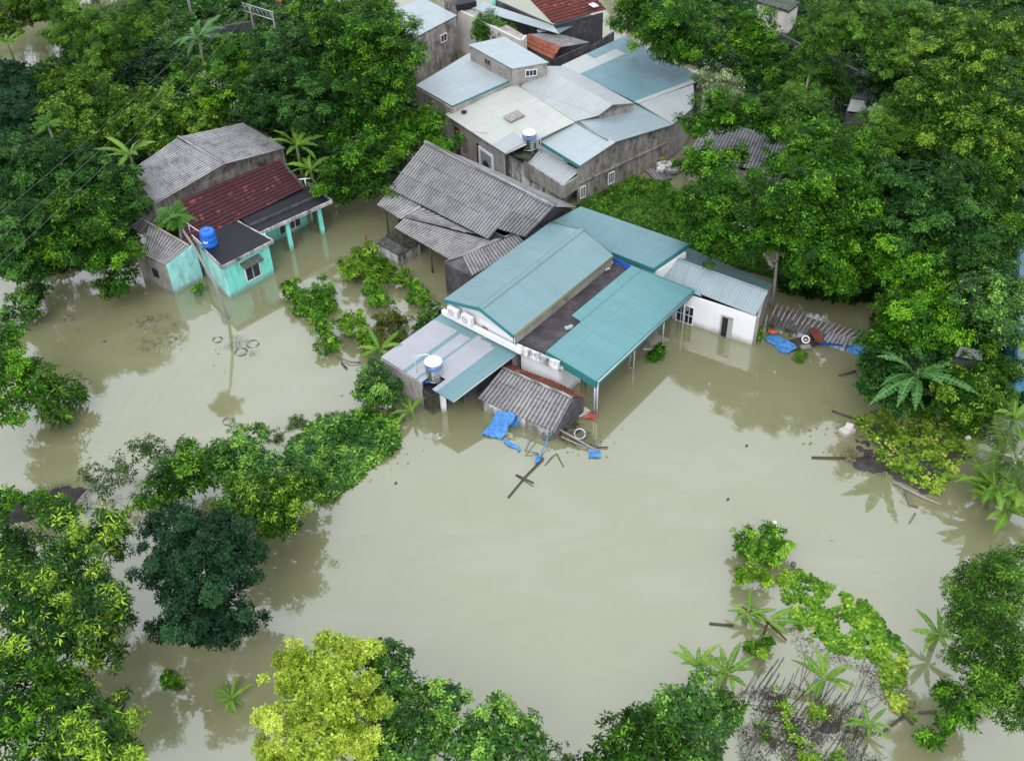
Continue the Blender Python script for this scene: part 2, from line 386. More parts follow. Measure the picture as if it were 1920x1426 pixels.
# water: silty flood, a weak mirror
def m_water():
    t = NT('flood_water')
    a = t.noise(t.coords('Object', (1, .7, 1)), .035, 5, .6, .35, .65)
    b = t.noise(t.coords('Object', (1, 1, 1)), .25, 5, .65, .4, .7)
    col = t.mix(a, (.186, .189, .096), (.214, .215, .114))
    col = t.mix(t.math('MULTIPLY', b, .25), col, (.165, .163, .072))
    st = t.new('ShaderNodeTexNoise'); st.inputs['Scale'].default_value = .16; st.inputs['Detail'].default_value = 6; st.inputs['Distortion'].default_value = 1.6
    t.link(t.coords('Object', (.55, 1.3, 1)), st.inputs['Vector'])
    sr = t.new('ShaderNodeMapRange'); sr.inputs[1].default_value = .5; sr.inputs[2].default_value = .72; t.link(st.outputs['Fac'], sr.inputs[0])
    col = t.mix(t.math('MULTIPLY', sr.outputs[0], .55), col, (.240, .235, .145))
    w = t.new('ShaderNodeTexNoise'); w.inputs['Scale'].default_value = 2.2; w.inputs['Detail'].default_value = 3
    t.link(t.coords('Object', (1, 1, 1)), w.inputs['Vector'])
    t.bump(w.outputs['Fac'], .035, .05)
    rg = t.new('ShaderNodeMapRange'); rg.inputs[3].default_value = .02; rg.inputs[4].default_value = .075; t.link(st.outputs['Fac'], rg.inputs[0])
    m = t.done(col, rg.outputs[0], .5); t.b.inputs['IOR'].default_value = 2.2
    return m
M['water'] = m_water()
def m_soil():
    t = NT('river_bed'); return t.done(t.mix(t.noise(t.coords('Object'), .3), (.10, .08, .05), (.16, .13, .08)), .9, .2)
M['soil'] = m_soil()

# ---------------------------------------------------------------- ground and water
def big_sheet(name, z, mat, label):
    mb = MB(); S = 900
    mb.add([(-S, -S, z), (S, -S, z), (S, S+200, z), (-S, S+200, z)], [[0, 1, 2, 3]])
    o = put(name, mb, mat); tag(o, label, None, None, 'structure'); return o
big_sheet('ground', -1.6, M['soil'], 'drowned brown ground lying below the flood water')
big_sheet('water', 0.0, M['water'], 'smooth silty olive brown flood water covering all the ground')
# ================================================================ buildings
UP = Vector((0, 0, 1))
def lerp(a, b, t): return Vector(a)*(1-t)+Vector(b)*t
def rect_on(mb, p, q, u0, u1, z0, z1, off=.02, t=.05):
    """a slab on the upright plane through p-q (fractions u0..u1, heights z0..z1), standing off it towards the camera"""
    p, q = Vector((p[0], p[1], 0)), Vector((q[0], q[1], 0)); d = (q-p); n = Vector((d.y, -d.x, 0)).normalized()
    if n.dot(Vector((0, 0, 0))-p) < 0: n = -n
    a, b = lerp(p, q, u0), lerp(p, q, u1)
    L = [a+UP*z0+n*off, b+UP*z0+n*off, b+UP*z1+n*off, a+UP*z1+n*off]
    return mb.hexa(L, [x+n*t for x in L]), n
def window(par, p, q, u0, u1, z0, z1, bars=3, off=.0, frame='whitepaint', pane='glass', name='window', hb=0):
    mb, n = rect_on(MB(), p, q, u0, u1, z0, z1, off-.02, .04); w = put(name, mb, M[pane], par)
    du = .05/max(.3, (Vector(q)-Vector(p)).length)
    f = MB()
    for a, b, c, d in ((u0-du, u0, z0-.05, z1+.05), (u1, u1+du, z0-.05, z1+.05), (u0, u1, z1, z1+.05), (u0, u1, z0-.05, z0)):
        rect_on(f, p, q, a, b, c, d, off-.02, .08)
    for k in range(bars):
        m = u0+(u1-u0)*(k+1)/(bars+1); rect_on(f, p, q, m-du*.3, m+du*.3, z0, z1, off+.02, .03)
    for k in range(hb):
        z = z0+(z1-z0)*(k+1)/(hb+1); rect_on(f, p, q, u0, u1, z-.015, z+.015, off+.025, .03)
    put('frame', f, M[frame], w); return w

# ---- turquoise house, upper left
h = thing('turquoise_house', 'turquoise flooded house with a dark red tiled roof and black flat porch', 'house', P(450, 440))
tl, tr, br, bl = P(331, 377, 3.9), P(524, 298, 3.9), P(570, 353, 2.72), P(346, 463, 2.5)
put('tiled_roof', MB().sheet(bl, br, tr, tl, 'tile', .24, .02, .06, jit=.05), M['tile_dark'], h)
# grey gable roof behind it
rb, rf = P(334, 258, 5.1), P(420, 306, 5.0)
lb, lf, r2b, r2f = P(242, 322, 3.9), P(290, 381, 3.8), P(456, 231, 4.2), P(534, 277, 4.0)
g = MB(); g.sheet(lb, lf, rf, rb, 'wave', .24, .03, .03, jit=.03); g.sheet(r2f, r2b, rb, rf, 'wave', .24, .03, .03, jit=.03)
put('gable_roof', g, M['fibro_light'], h)
put('ridge_cap', MB().tube([rb+UP*.06, rf+UP*.06], .12, 6), M['fibro_light'], h)
inn = (rb-rf).normalized()*.35
w = MB(); w.gable([lf+inn-UP*.12, rf+inn-UP*.12, r2f+inn-UP*.12], 2.0, .14)
w.wall(lb+inn*-.3-UP*.15, lf+inn-UP*.15, -1.5, .14); w.wall(r2b-UP*.15, r2f+inn-UP*.15, -1.5, .14); w.gable([lb-inn-UP*.12, rb-inn-UP*.12, r2b-inn-UP*.12], -1.5, .14)
put('gable_wall', w, M['concrete_dirty'], h)
b_ = MB(); b_.tube([lf+inn*.0-UP*.05, rf-UP*.02, r2f-UP*.05], .07, 5); put('barge_board', b_, M['concrete'], h)
# parapets of the tiled roof
put('parapet', MB().wall(tl+UP*.12+Vector((-.1, 0, 0)), bl+UP*.14+Vector((-.1, 0, 0)), 1.2, .16), M['black_wall'], h); put('parapet', MB().wall(tr+UP*.10, br+UP*.12, 1.2, .14), M['black_wall'], h)
# porch slab
pa, pb, pc, pd = P(446, 405, 2.6), P(578, 347, 2.6), P(622, 376, 2.55), P(484, 438, 2.55)
put('porch_roof', MB().prism([pa, pb, pc, pd], .16), M['black_slab'], h)
e = MB(); e.wall(pd+UP*.05, pc+UP*.05, 2.36, .10); e.wall(pc+UP*.05, pb+UP*.05, 2.36, .10); put('porch_edge', e, M['edge'], h)
e = MB(); mid = [lerp(pa, pd, .62), lerp(pb, pc, .62)]; e.wall(mid[0]+UP*.18, mid[1]+UP*.16, 2.5, .10); put('porch_kerb', e, M['black_wall'], h)
# body walls
fa, fb = P(498, 460)+UP*2.4, P(586, 416)+UP*2.4
w = MB(); w.wall(fa, fb, -1.5, .15); w.wall(fb, Vector((br.x-.1, br.y+.3, 2.4)), -1.5, .15); w.wall(Vector((br.x-.1, br.y+.3, 2.4)), Vector((tr.x, tr.y, 2.4)), -1.5, .15)
put('wall', w, M['teal_wall'], h)
for u0, u1 in ((.44, .62),):
    wd = window(h, fa, fb, u0, u1, .35, 1.5, 1, .10)
    put('shutter', rect_on(MB(), fa, fb, u0-.115, u0-.02, .35, 1.5, .08, .04)[0], M['shutter'], wd); put('shutter', rect_on(MB(), fa, fb, u1+.02, u1+.115, .35, 1.5, .08, .04)[0], M['shutter'], wd)
for px, py, hh in ((547, 468, 2.28), (605, 437, 2.28)):
    b = P(px, py); put('column', MB().box((b.x, b.y, hh/2-.7), (.28, .28, hh+1.5), .5), M['teal_wall'], h)
b = P(583, 423); put('pipe', MB().tube([(b.x, b.y, -1), (b.x, b.y, 2.3)], .09, 8), M['yellow'], h)
# front room with the flat black roof
A, B, C, D = P(347, 433, 2.62), P(416, 500, 2.62), P(512, 451, 2.62), P(446, 415, 2.62)
put('flat_roof', MB().prism([A, B, C, D], .17), M['black_slab'], h)
e = MB()
for p, q in ((A, B), (B, C), (C, D)): e.wall(p+UP*.05, q+UP*.05, 2.44, .09, 0)
put('roof_edge', e, M['edge'], h)
wa, wb, wc = P(434, 558), P(515, 513), P(405, 531)
w = MB(); w.wall(Vector((wa.x, wa.y, 2.45)), Vector((wb.x, wb.y, 2.45)), -1.5, .15, -.5); w.wall(Vector((wb.x, wb.y, 2.45)), Vector((fa.x, fa.y+.3, 2.45)), -1.5, .15, -.5)
put('front_wall', w, M['teal_wall'], h)
we = P(325, 553); dd = (Vector((wa.x, wa.y, 0))-Vector((wb.x, wb.y, 0)))
wl2 = Vector((A.x+.25, A.y, 2.45)); wa2 = Vector((wa.x, wa.y, 2.45))
w = MB(); w.wall(wl2, wa2, -1.5, .15, .5); put('side_wall', w, M['teal_stain'], h)
window(h, wa, wb, .40, .70, .55, 1.75, 1, .02)
aw = MB(); a_, b2_ = lerp(wa, wb, .33), lerp(wa, wb, .76); n_ = Vector((wa.y-wb.y, wb.x-wa.x, 0)).normalized()
if n_.dot(-wa) < 0: n_ = -n_
aw.prism([a_+UP*2.12, b2_+UP*2.12, b2_+UP*1.88+n_*.5, a_+UP*1.88+n_*.5], .07); put('awning', aw, M['moss_slab'], h)
mb, _ = rect_on(MB(), wl2, wa2, .50, .72, -.5, 1.35, .02, .05); put('door', mb, M['glass'], h)
mb, _ = rect_on(MB(), wl2, wa2, .22, .38, .5, 1.4, .02, .05); put('window', mb, M['concrete_dirty'], h)
# low lean-to with grey roof at the left end
a, b, c, d = P(266, 476, 2.35), P(308, 498, 2.35), P(356, 461, 2.75), P(280, 418, 2.9)
put('side_roof', MB().sheet(a, b, c, d, 'wave', .24, .03, .03, jit=.04), M['fibro_brown'], h)
put('side_ridge_cap', MB().wall(P(272, 413, 3.0), P(353, 459, 2.85), 2.7, .14), M['concrete'], h)
s0 = P(250, 415, 2.9); put('rear_roof', MB().sheet(P(246, 424, 2.6), P(262, 440, 2.6), P(290, 402, 3.2), P(279, 402, 3.2), 'wave', .24, .03, .03), M['fibro_moss'], h)
q0, q1, q2 = a+UP*-.06+(c-b)*.04, b-UP*.06+(c-b)*.04, c-UP*.06
w = MB(); w.wall(q0+(q0-q1)*.35-UP*.2, q1, -1.5, .14); put('end_wall', w, M['concrete'], h)
mb, _ = rect_on(MB(), q0, q1, .30, .55, .9, 1.55, .08, .04); put('opening', mb, M['dark'], h)
w = MB(); w.wall(q1+(q2-q1)*.02, q2+(q2-q1)*.15, -1.5, .14); put('stained_wall', w, M['teal_stain'], h)

# ---- long grey house in the middle
h = thing('grey_house', 'long grey house with a sagging corrugated asbestos roof and lower awnings', 'house', P(850, 440))
R0, R1 = P(797, 268, 5.3), P(1040, 387, 5.0)
e0, e1, e1b = P(728, 353, 3.3), P(916, 449, 3.15), P(985, 444, 3.0)
k0, k1 = P(871, 297, 3.6), P(1080, 389, 3.6)
mr = lerp(R0, R1, .74)
r = MB(); r.sheet(e0, e1, P(940, 423, 3.75), P(728, 353, 3.3)+(R0-P(728, 353, 3.3))*.28, 'wave', .24, .045, .03, jit=.05)
u0_, u1_ = e0+(R0-e0)*.27+UP*.05, P(945, 420, 3.85)
r = MB(); r.sheet(e0, e1, lerp(R0, R1, .80), R0, 'wave', .24, .045, .03, jit=.06)
r.sheet(P(931, 428, 3.6), P(984, 445, 2.95), R1, lerp(R0, R1, .80), 'wave', .24, .045, .03, jit=.05)
r.sheet(k1, k0, R0, R1, 'wave', .24, .045, .03, jit=.05)
put('roof', r, M['fibro'], h)
put('ridge_cap', MB().tube([R0+UP*.08, lerp(R0, R1, .5)+UP*.03, R1+UP*.06], .15, 6), M['fibro_light'], h)
r = MB(); r.sheet(P(707, 384, 2.75), P(752, 412, 2.75), P(790, 386, 3.1), P(731, 356, 3.1), 'wave', .24, .025, .03, jit=.04)
r.sheet(P(740, 427, 2.25), P(842, 486, 2.15), P(918, 450, 2.95), P(757, 409, 2.8), 'wave', .24, .025, .03, jit=.05)
r.sheet(P(752, 412, 2.72), P(759, 408, 2.76), P(890, 438, 3.05), P(785, 385, 3.1), 'wave', .24, .025, .03, jit=.03)
put('awning_roof', r, M['fibro_brown'], h)
bt = MB(); bt.box(P(845, 424, 3.15), (1.6, .12, .05), -.62); bt.box(P(856, 430, 3.2), (1.4, .10, .05), -.5); put('loose_board', bt, M['fibro_light'], h)
r = MB(); la, lm, lc = P(833, 491, 2.75), P(868, 480, 3.0), P(886, 517, 2.35)
fa_, fm_, fc_ = P(960, 437, 2.9), P(975, 440, 3.0), P(985, 462, 2.5)
r.sheet(la, lm, P(967, 436, 3.05), P(925, 449, 2.85), 'wave', .24, .025, .03, jit=.04); r.sheet(lc, P(990, 458, 2.35), P(970, 438, 3.0), lm, 'wave', .24, .03, .03, jit=.03)
put('lean_to_roof', r, M['fibro_brown'], h)
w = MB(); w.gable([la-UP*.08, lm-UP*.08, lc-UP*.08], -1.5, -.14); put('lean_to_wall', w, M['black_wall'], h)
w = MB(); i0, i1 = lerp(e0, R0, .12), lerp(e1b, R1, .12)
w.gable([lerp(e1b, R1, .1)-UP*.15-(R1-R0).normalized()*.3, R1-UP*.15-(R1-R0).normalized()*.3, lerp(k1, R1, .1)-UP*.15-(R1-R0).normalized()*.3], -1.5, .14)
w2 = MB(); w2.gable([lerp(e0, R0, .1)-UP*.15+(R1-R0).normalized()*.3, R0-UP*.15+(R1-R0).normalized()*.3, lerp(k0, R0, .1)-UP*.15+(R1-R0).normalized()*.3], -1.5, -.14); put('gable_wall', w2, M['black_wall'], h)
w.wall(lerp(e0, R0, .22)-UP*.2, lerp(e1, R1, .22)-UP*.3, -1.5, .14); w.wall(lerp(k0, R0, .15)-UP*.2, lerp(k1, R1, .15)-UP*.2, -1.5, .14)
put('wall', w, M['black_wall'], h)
for px, py in ((716, 398), (745, 440), (800, 470), (838, 492)):
    q = P(px, py, 2.2); put('post', MB().tube([(q.x+.2, q.y+.6, -1), (q.x+.2, q.y+.6, 2.2)], .07, 6), M['timber_dark'], h)
# small outhouse tank in front of it
h = thing('outhouse', 'small whitewashed concrete outhouse with a mossy black lid beside the grey house', 'outhouse', P(752, 480))
a, b, c, d = P(708, 455, 1.0), P(748, 477, 1.0), P(787, 454, 1.0), P(742, 430, 1.0)
w = MB(); w.hexa([Vector((p.x, p.y, -1.2)) for p in (a, b, c, d)], [p-UP*.1 for p in (a, b, c, d)]); put('wall', w, M['white_dirty'], h)
cen = (a+b+c+d)/4; put('slab_roof', MB().prism([cen+(p-cen)*1.06 for p in (a, b, c, d)], .10), M['moss_slab'], h)
rr = MB(); rr.wall(lerp(a, d, .5)+UP*.12, lerp(b, c, .5)+UP*.12, .9, .25); put('kerb', rr, M['moss_block'], h)

# ---- main teal-roofed house
h = thing('teal_roofed_house', 'white flooded house with long teal sheet metal gable and porch roofs', 'house', P(1000, 600))
E0, RG0, E1 = P(832, 561, 3.75), P(899.5, 577, 4.75), P(964, 629, 3.75)
E0b, RG1, E1b = P(1031, 417, 3.75), P(1091, 429, 4.75), P(1150, 479, 3.75)
r = MB(); r.sheet(E0b, E0, RG0, RG1, 'rib', .25, .009, .05); r.sheet(E1, E1b, RG1, RG0, 'rib', .25, .009, .05); put('gable_roof', r, M['teal_roof'], h)
c_ = MB(); dz = UP*.035; s1 = (E0-RG0).normalized()*.22; s2 = (E1-RG0).normalized()*.22
c_.hexa([RG0+s1+dz, RG0+dz*2, RG0+s2+dz], [RG1+s1+dz, RG1+dz*2, RG1+s2+dz]); put('ridge_cap', c_, M['teal_roof'], h)
tr_ = MB(); dv = (RG1-RG0).normalized()*.06
for p, q in ((E0, RG0), (RG0, E1)): tr_.hexa([p-dv-UP*.2, q-dv-UP*.2, q-UP*.2, p-UP*.2], [p-dv+UP*.03, q-dv+UP*.03, q+UP*.03, p+UP*.03])
put('barge_trim', tr_, M['teal_trim'], h)
fl = MB(); fl.tube([RG1+UP*.05, E1b+UP*.05+Vector((-.1, .2, 0))], .05, 5); fl.tube([RG1+UP*.05, E0b+UP*.05], .05, 5); put('flashing', fl, M['teal_dark'], h)
ax = (RG1-RG0).normalized(); ins = ax*.18
gw = MB(); gw.gable([E0+ins-UP*.22+(E1-E0)*.02, RG0+ins-UP*.22, E1+ins-UP*.22-(E1-E0)*.02], -1.5, -.18)
put('gable_wall', gw, M['white'], h)
w = MB(); w.wall(E0+ins-UP*.3+(E1-E0)*.04, E0b-UP*.3+(E1-E0)*.04, -1.5, .18); put('rear_wall', w, M['white_dirty'], h)
w = MB(); w.wall(E1-UP*.22+ins-(E1-E0)*.03, E1b-UP*.22-(E1-E0)*.03, -1.5, .18); put('terrace_wall', w, M['concrete'], h)
gt = MB(); gt.tube([E1-UP*.1, E1b-UP*.1], .055, 5); put('gutter', gt, M['yellow'], h)
# gable ledge, vent
ld = MB(); g0, g1 = P(829, 583, 2.95), P(977, 658, 2.95)
ld.wall(g0+UP*.1, g1+UP*.1, 2.72, .22, -.2); put('ledge', ld, M['white'], h)
mb, _ = rect_on(MB(), E0+ins, E1+ins, .535, .60, 2.75, 3.12, .03, .06); put('vent', mb, M['concrete_dirty'], h)
# back roof
K0, K1, K2, K3 = P(1020, 424, 3.3), P(1089, 387, 4.05), P(1293, 457, 3.95), P(1225.5, 504, 3.2)
put('back_roof', MB().sheet(K0, K3, K2, K1, 'rib', .25, .016, .05), M['teal_dark'], h)
kt = MB(); kt.wall(lerp(K0, K3, .62)+UP*.02, K3+UP*.02, 2.92, .06); kt.wall(K3+UP*.02, K2+UP*.02, 3.0, .06, 0)
kt = MB()
for p, q in ((lerp(K0, K3, .62), K3), (K3, K2)):
    kt.hexa([p-UP*.3, q-UP*.3, q-UP*.3+Vector((0, .06, 0)), p-UP*.3+Vector((0, .06, 0))], [p+UP*.03, q+UP*.03, q+UP*.03+Vector((0, .06, 0)), p+UP*.03+Vector((0, .06, 0))])
put('back_fascia', kt, M['teal_trim'], h)
w = MB(); w.wall(lerp(K1, K0, .12)-UP*.4, lerp(K2, K3, .12)-UP*.4, -1.5, .16); w.wall(lerp(K2, K3, .1)-UP*.4, lerp(K3, K2, .1)-UP*.3, -1.5, .16); w.wall(lerp(K3, K2, .1)-UP*.35, lerp(K3, K0, .4)-UP*.35+Vector((0, .4, 0)), -1.5, .16)
put('back_wall', w, M['white'], h)
# terrace slab and parapet
T0, T1, T2, T3 = P(966, 640, 2.95), P(1150, 490, 2.95), P(1205, 510, 2.95), P(1045, 672, 2.95)
put('terrace', MB().prism([T0, T1, T2, T3], .2), M['terrace'], h)
pe = MB(); pq0, pq1 = P(966, 651, 2.85), P(1053, 690, 2.85)
pe.wall(P(968, 645, 3.12), P(1050, 679, 3.12), 2.62, .2, 0)
put('parapet', pe, M['white_dirty'], h); put('parapet_ledge', MB().wall(P(966, 651, 2.78), P(1054, 690, 2.78), 2.62, .34, 0), M['white_dirty'], h)
w = MB(); w.wall(P(978, 656, 2.6), P(1050, 684, 2.6), -1.5, .16); x0 = P(1050, 684, 2.6); x1 = P(1215, 530, 2.6); w.wall(x0, x1, -1.5, .16)
put('front_wall', w, M['white'], h)
for u in (.2, .45, .7): window(h, x0, x1, u, u+.08, -.5, 1.5, 1, .1, 'whitepaint')
# porch roof: inner edge high, outer edge low, with a step in its inner edge
I0, I1, O1, O0 = P(1024.5, 658, 3.3), P(1203, 506, 3.3), P(1300, 544.5, 2.6), P(1118.6, 714.7, 2.6)
J0, J1, J2, J3 = P(1089, 602.5, 3.32), P(1072, 591, 3.52), P(1184.5, 498, 3.52), P(1203, 506.5, 3.32)
r = MB(); r.sheet(O0, O1, I1, I0, 'rib', .25, .009, .05); r.sheet(J0, J3, J2, J1, 'rib', .25, .009, .05); put('porch_roof', r, M['teal_porch'], h)
fs_ = MB(); t_ = .05
def fascia(mb, p, q, dn, up=.03):
    d = Vector(q)-Vector(p); n = Vector((d.y, -d.x, 0)).normalized()*t_
    return mb.hexa([p-UP*dn, q-UP*dn, q-UP*dn+n, p-UP*dn+n], [p+UP*up, q+UP*up, q+UP*up+n, p+UP*up+n])
fascia(fs_, I0, O0, .5); fascia(fs_, O0, O1, .34); fascia(fs_, O1, I1, .2)
put('porch_fascia', fs_, M['teal_trim'], h)
g_ = MB(); ofs = (O0-I0).normalized()*.08; g_.tube([O0+ofs-UP*.02, O1+ofs-UP*.02], .045, 6); put('porch_gutter', g_, M['galv'], h)
pps = [(1113.8, 776), (1118.6, 777), (1187.5, 691), (1241, 648), (1279, 618)]
for i, (px, py) in enumerate(pps):
    q = P(px, py); put('post', MB().tube([(q.x, q.y, -1.4), (q.x, q.y, 2.45 if i < 2 else 2.55)], .06, 8), M['galv'], h)
br_ = MB(); q = P(1176, 700); br_.tube([P(1176, 702), P(1183, 664, 1.6)], .02, 4); br_.tube([P(1186, 690, 1.0), P(1180, 690, 1.0)], .02, 4); put('brace', br_, M['galv'], h)
# patchwork roofed annex on the left
N0, N1, N2, N3 = P(714, 669, 2.1), P(850, 754, 2.0), P(977.5, 657, 2.55), P(827, 589, 2.7)
def nq(u, v): return lerp(lerp(N0, N1, u), lerp(N3, N2, u), v)
r = MB()
for u0, u1, v0 in ((0, .57, 0), (.57, .72, .20), (.72, 1, 0)):
    r.sheet(nq(u0, v0), nq(u1, v0), nq(u1, 1), nq(u0, 1), 'rib', .22, .008, .05, 0, u0*_W, v0*_L)
put('annex_roof', r, M['patch_roof'], h)
nt = MB(); nt.tube([N1+UP*.01, N2+UP*.01], .05, 5); put('annex_gutter', nt, M['paleblue_roof'], h)
w = MB(); w.wall(P(716, 671, 2.0), P(792, 717, 2.0), -1.5, .15, .4); w.wall(P(716, 671, 2.0), P(830, 590, 2.6), -1.5, .15); put('annex_wall', w, M['concrete'], h)
w = MB(); z_ = P(832, 772); w.box((z_.x, z_.y+.1, .3), (.28, .28, 3.3), .5); put('annex_post', w, M['white'], h)
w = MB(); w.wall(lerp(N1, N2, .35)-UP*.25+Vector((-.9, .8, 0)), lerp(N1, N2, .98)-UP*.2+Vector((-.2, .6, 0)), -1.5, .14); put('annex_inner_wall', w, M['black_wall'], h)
mb, _ = rect_on(MB(), P(978, 656), P(1050, 684), .60, .95, -.5, 1.9, .1, .04); put('porch_screen', mb, M['cream'], h)

# mossy cistern under the steel tank
h = thing('cistern', 'dark mossy concrete cistern under the front steel tank at the patchwork roof corner', 'cistern', P(812, 776))
a, b, c, d = P(778, 719, 1.55), P(808, 741, 1.55), P(842, 722, 1.55), P(812, 700, 1.55)
w = MB(); w.hexa([Vector((p.x, p.y, -1.3)) for p in (a, b, c, d)], [p-UP*.02 for p in (a, b, c, d)]); put('wall', w, M['moss_block'], h)
cen = (a+b+c+d)/4; put('lid', MB().prism([cen+(p-cen)*.88+UP*.04 for p in (a, b, c, d)], .05), M['black_slab'], h)

def steel_tank(px, py, z, label, s=1.0):
    c = P(px, py, z); t = thing('water_tank', label, 'water tank', c, 'stainless steel water tanks with blue band'); R = .5*s
    prof = [(R*.9, .30)]; z0 = .30
    for k in range(6):
        zz = z0+k*.2*s; prof += [(R*.965, zz+.01), (R, zz+.05*s), (R, zz+.15*s), (R*.965, zz+.19*s)]
    zt = z0+1.2*s
    b = MB().lathe(c, prof+[(R*.9, zt)], 28); put('body', b, M['steel'], t)
    put('band', MB().lathe(c, [(R*1.003, zt-.40*s), (R*1.012, zt-.38*s), (R*1.012, zt-.16*s), (R*1.003, zt-.14*s)], 28), M['band_blue'], t)
    put('lid', MB().lathe(c, [(R*1.03, zt-.04), (R*1.03, zt+.02), (R*.75, zt+.12*s), (R*.42, zt+.17*s), (R*.40, zt+.22*s), (R*.28, zt+.24*s)], 28), M['steel_white'], t)
    st = MB()
    for a in range(4):
        x, y = math.cos(a*1.571+.4)*R*.85, math.sin(a*1.571+.4)*R*.85
        st.tube([c+Vector((x*1.1, y*1.1, -.05)), c+Vector((x, y, .33))], .03, 5)
    ring = [c+Vector((math.cos(k*.524)*R*.95, math.sin(k*.524)*R*.95, .27)) for k in range(13)]; st.tube(ring, .03, 5)
    put('stand', st, M['galv'], t)
    return t, c, zt
t, c, zt = steel_tank(816, 714, 1.62, 'steel water tank with blue band above the dark mossy cistern')
pp = MB(); e0 = P(783, 712, 1.5)
pp.tube([e0, e0+UP*1.75, c+Vector((-.8, .35, zt+.15)), c+Vector((-.3, .25, zt+.3)), c+Vector((-.1, .1, zt+.2))], .028, 5); put('pipe', pp, M['pvc'], t)
pm = MB().box(P(790, 714, 1.75), (.5, .28, .3), .3); solo('water_pump', pm.tube([P(790, 712, 1.8), P(800, 716, 1.95), P(812, 714, 1.8)], .05, 6), M['tarp_deep'], 'small blue water pump on the mossy cistern beside the steel tank', 'pump')
bk = MB().lathe(P(818, 735, 1.6), [(.10, 0), (.13, .22), (.12, .24)], 12); solo('bucket', bk, M['tarp_deep'], 'small blue bucket on the front edge of the mossy cistern', 'bucket')
# blue plastic tank on the turquoise house
c = P(394, 459, 2.64); t = thing('water_tank', 'round blue plastic water tank on the black flat roof', 'water tank', c)
put('body', MB().lathe(c, [(.47, 0), (.50, .05), (.51, .30), (.49, .33), (.49, .37), (.51, .40), (.51, .70), (.49, .73), (.49, .77), (.51, .80), (.50, 1.05), (.44, 1.14), (.30, 1.2)], 28), M['tank_blue'], t)
put('lid', MB().lathe(c, [(.22, 1.19), (.22, 1.27), (.16, 1.30)], 20), M['tank_blue'], t)
mb = MB(); 
for k in range(5):
    a0, a1 = -2.1+k*.13, -2.1+(k+1)*.13
    L = [c+Vector((.518*math.cos(a), .518*math.sin(a), zz)) for a, zz in ((a0, .44), (a1, .44), (a1, .58), (a0, .58))]
    mb.hexa(L, [p+(p-c-UP*(p.z-c.z)).normalized()*.008 for p in L])
put('sticker', mb, M['whitepaint'], t)
pp = MB(); a, b = P(346, 430, 2.7), P(358, 440, 2.7)
pp.tube([a, a+UP*.75, c+Vector((-.42, .1, .9))], .03, 5); pp.tube([b, b+UP*.55, b+UP*.7], .03, 5); pp.tube([a+UP*.1, b+UP*.05, c+Vector((-.4, -.2, .12))], .04, 5); put('pipe', pp, M['pvc'], t)

# air conditioners on the white gable
def rot_rect(c, u, n, w, hgt, dp):
    L = [c-u*w/2-UP*hgt/2, c+u*w/2-UP*hgt/2, c+u*w/2+UP*hgt/2, c-u*w/2+UP*hgt/2]; return MB().hexa(L, [p+n*dp for p in L])
gu = Vector((E1.x-E0.x, E1.y-E0.y, 0)).normalized(); gn = Vector((gu.y, -gu.x, 0))
if gn.y > 0: gn = -gn
for k, (u, lab) in enumerate(((.17, 'white air conditioner unit with round fan, the left one on the gable wall'), (.37, 'white air conditioner unit on the gable wall, the one nearer the roof ridge'))):
    c = Vector((lerp(E0, E1, u).x, lerp(E0, E1, u).y, 3.35))+ins+gn*.20
    t = thing('air_conditioner', lab, 'air conditioner', c-UP*.3, 'air conditioners on the white gable')
    put('casing', rot_rect(c, gu, gn, .78, .55, .28), M['whitepaint'], t)
    f = MB(); fc = c+gn*.285-gu*.1
    ring = [fc+(gu*math.cos(a)+UP*math.sin(a))*.2 for a in [k2*.449 for k2 in range(15)]]; f.tube(ring, .022, 5)
    for a in range(6): f.tube([fc, fc+(gu*math.cos(a*1.047)+UP*math.sin(a*1.047))*.2], .012, 4)
    put('fan_grille', f, M['concrete'], t)
    put('bracket', MB().tube([c-UP*.3-gn*.2, c-UP*.3+gn*.28], .025, 4).tube([c-UP*.3-gn*.2+gu*.3, c-UP*.3+gn*.28+gu*.3], .025, 4), M['galv'], t)

# tarp under the back roof, rubbish on the terrace
mb = MB(); a, b = P(1150, 482, 3.35), P(1184, 498, 3.35); mb.wall(a, b, 2.96, .05); solo('tarpaulin', mb, M['tarp_deep'], 'deep blue tarpaulin hung under the back roof above the dark terrace', 'tarpaulin')
mb = MB(); c = P(1137, 500, 3.0); mb.box(c, (.25, .6, .05), .4); mb.box(c+Vector((.3, .3, .03)), (.3, .2, .05), 1.0); mb.tube([c+Vector((-.1, -.4, 0)), c+Vector((.2, .5, .25))], .08, 6); solo('rag_heap', mb, M['cream'], 'pale rag and rubbish heap at the far end of dark terrace', 'rubbish')
mb = MB(); c = P(1066, 614, 3.0); mb.box(c, (.42, .3, .05), .3); mb.box(c+Vector((.12, .05, .05)), (.3, .22, .05), .7); solo('board', mb, M['paleblue_roof'], 'small pale blue panel lying on the dark terrace at the notched roof corner', 'panel')

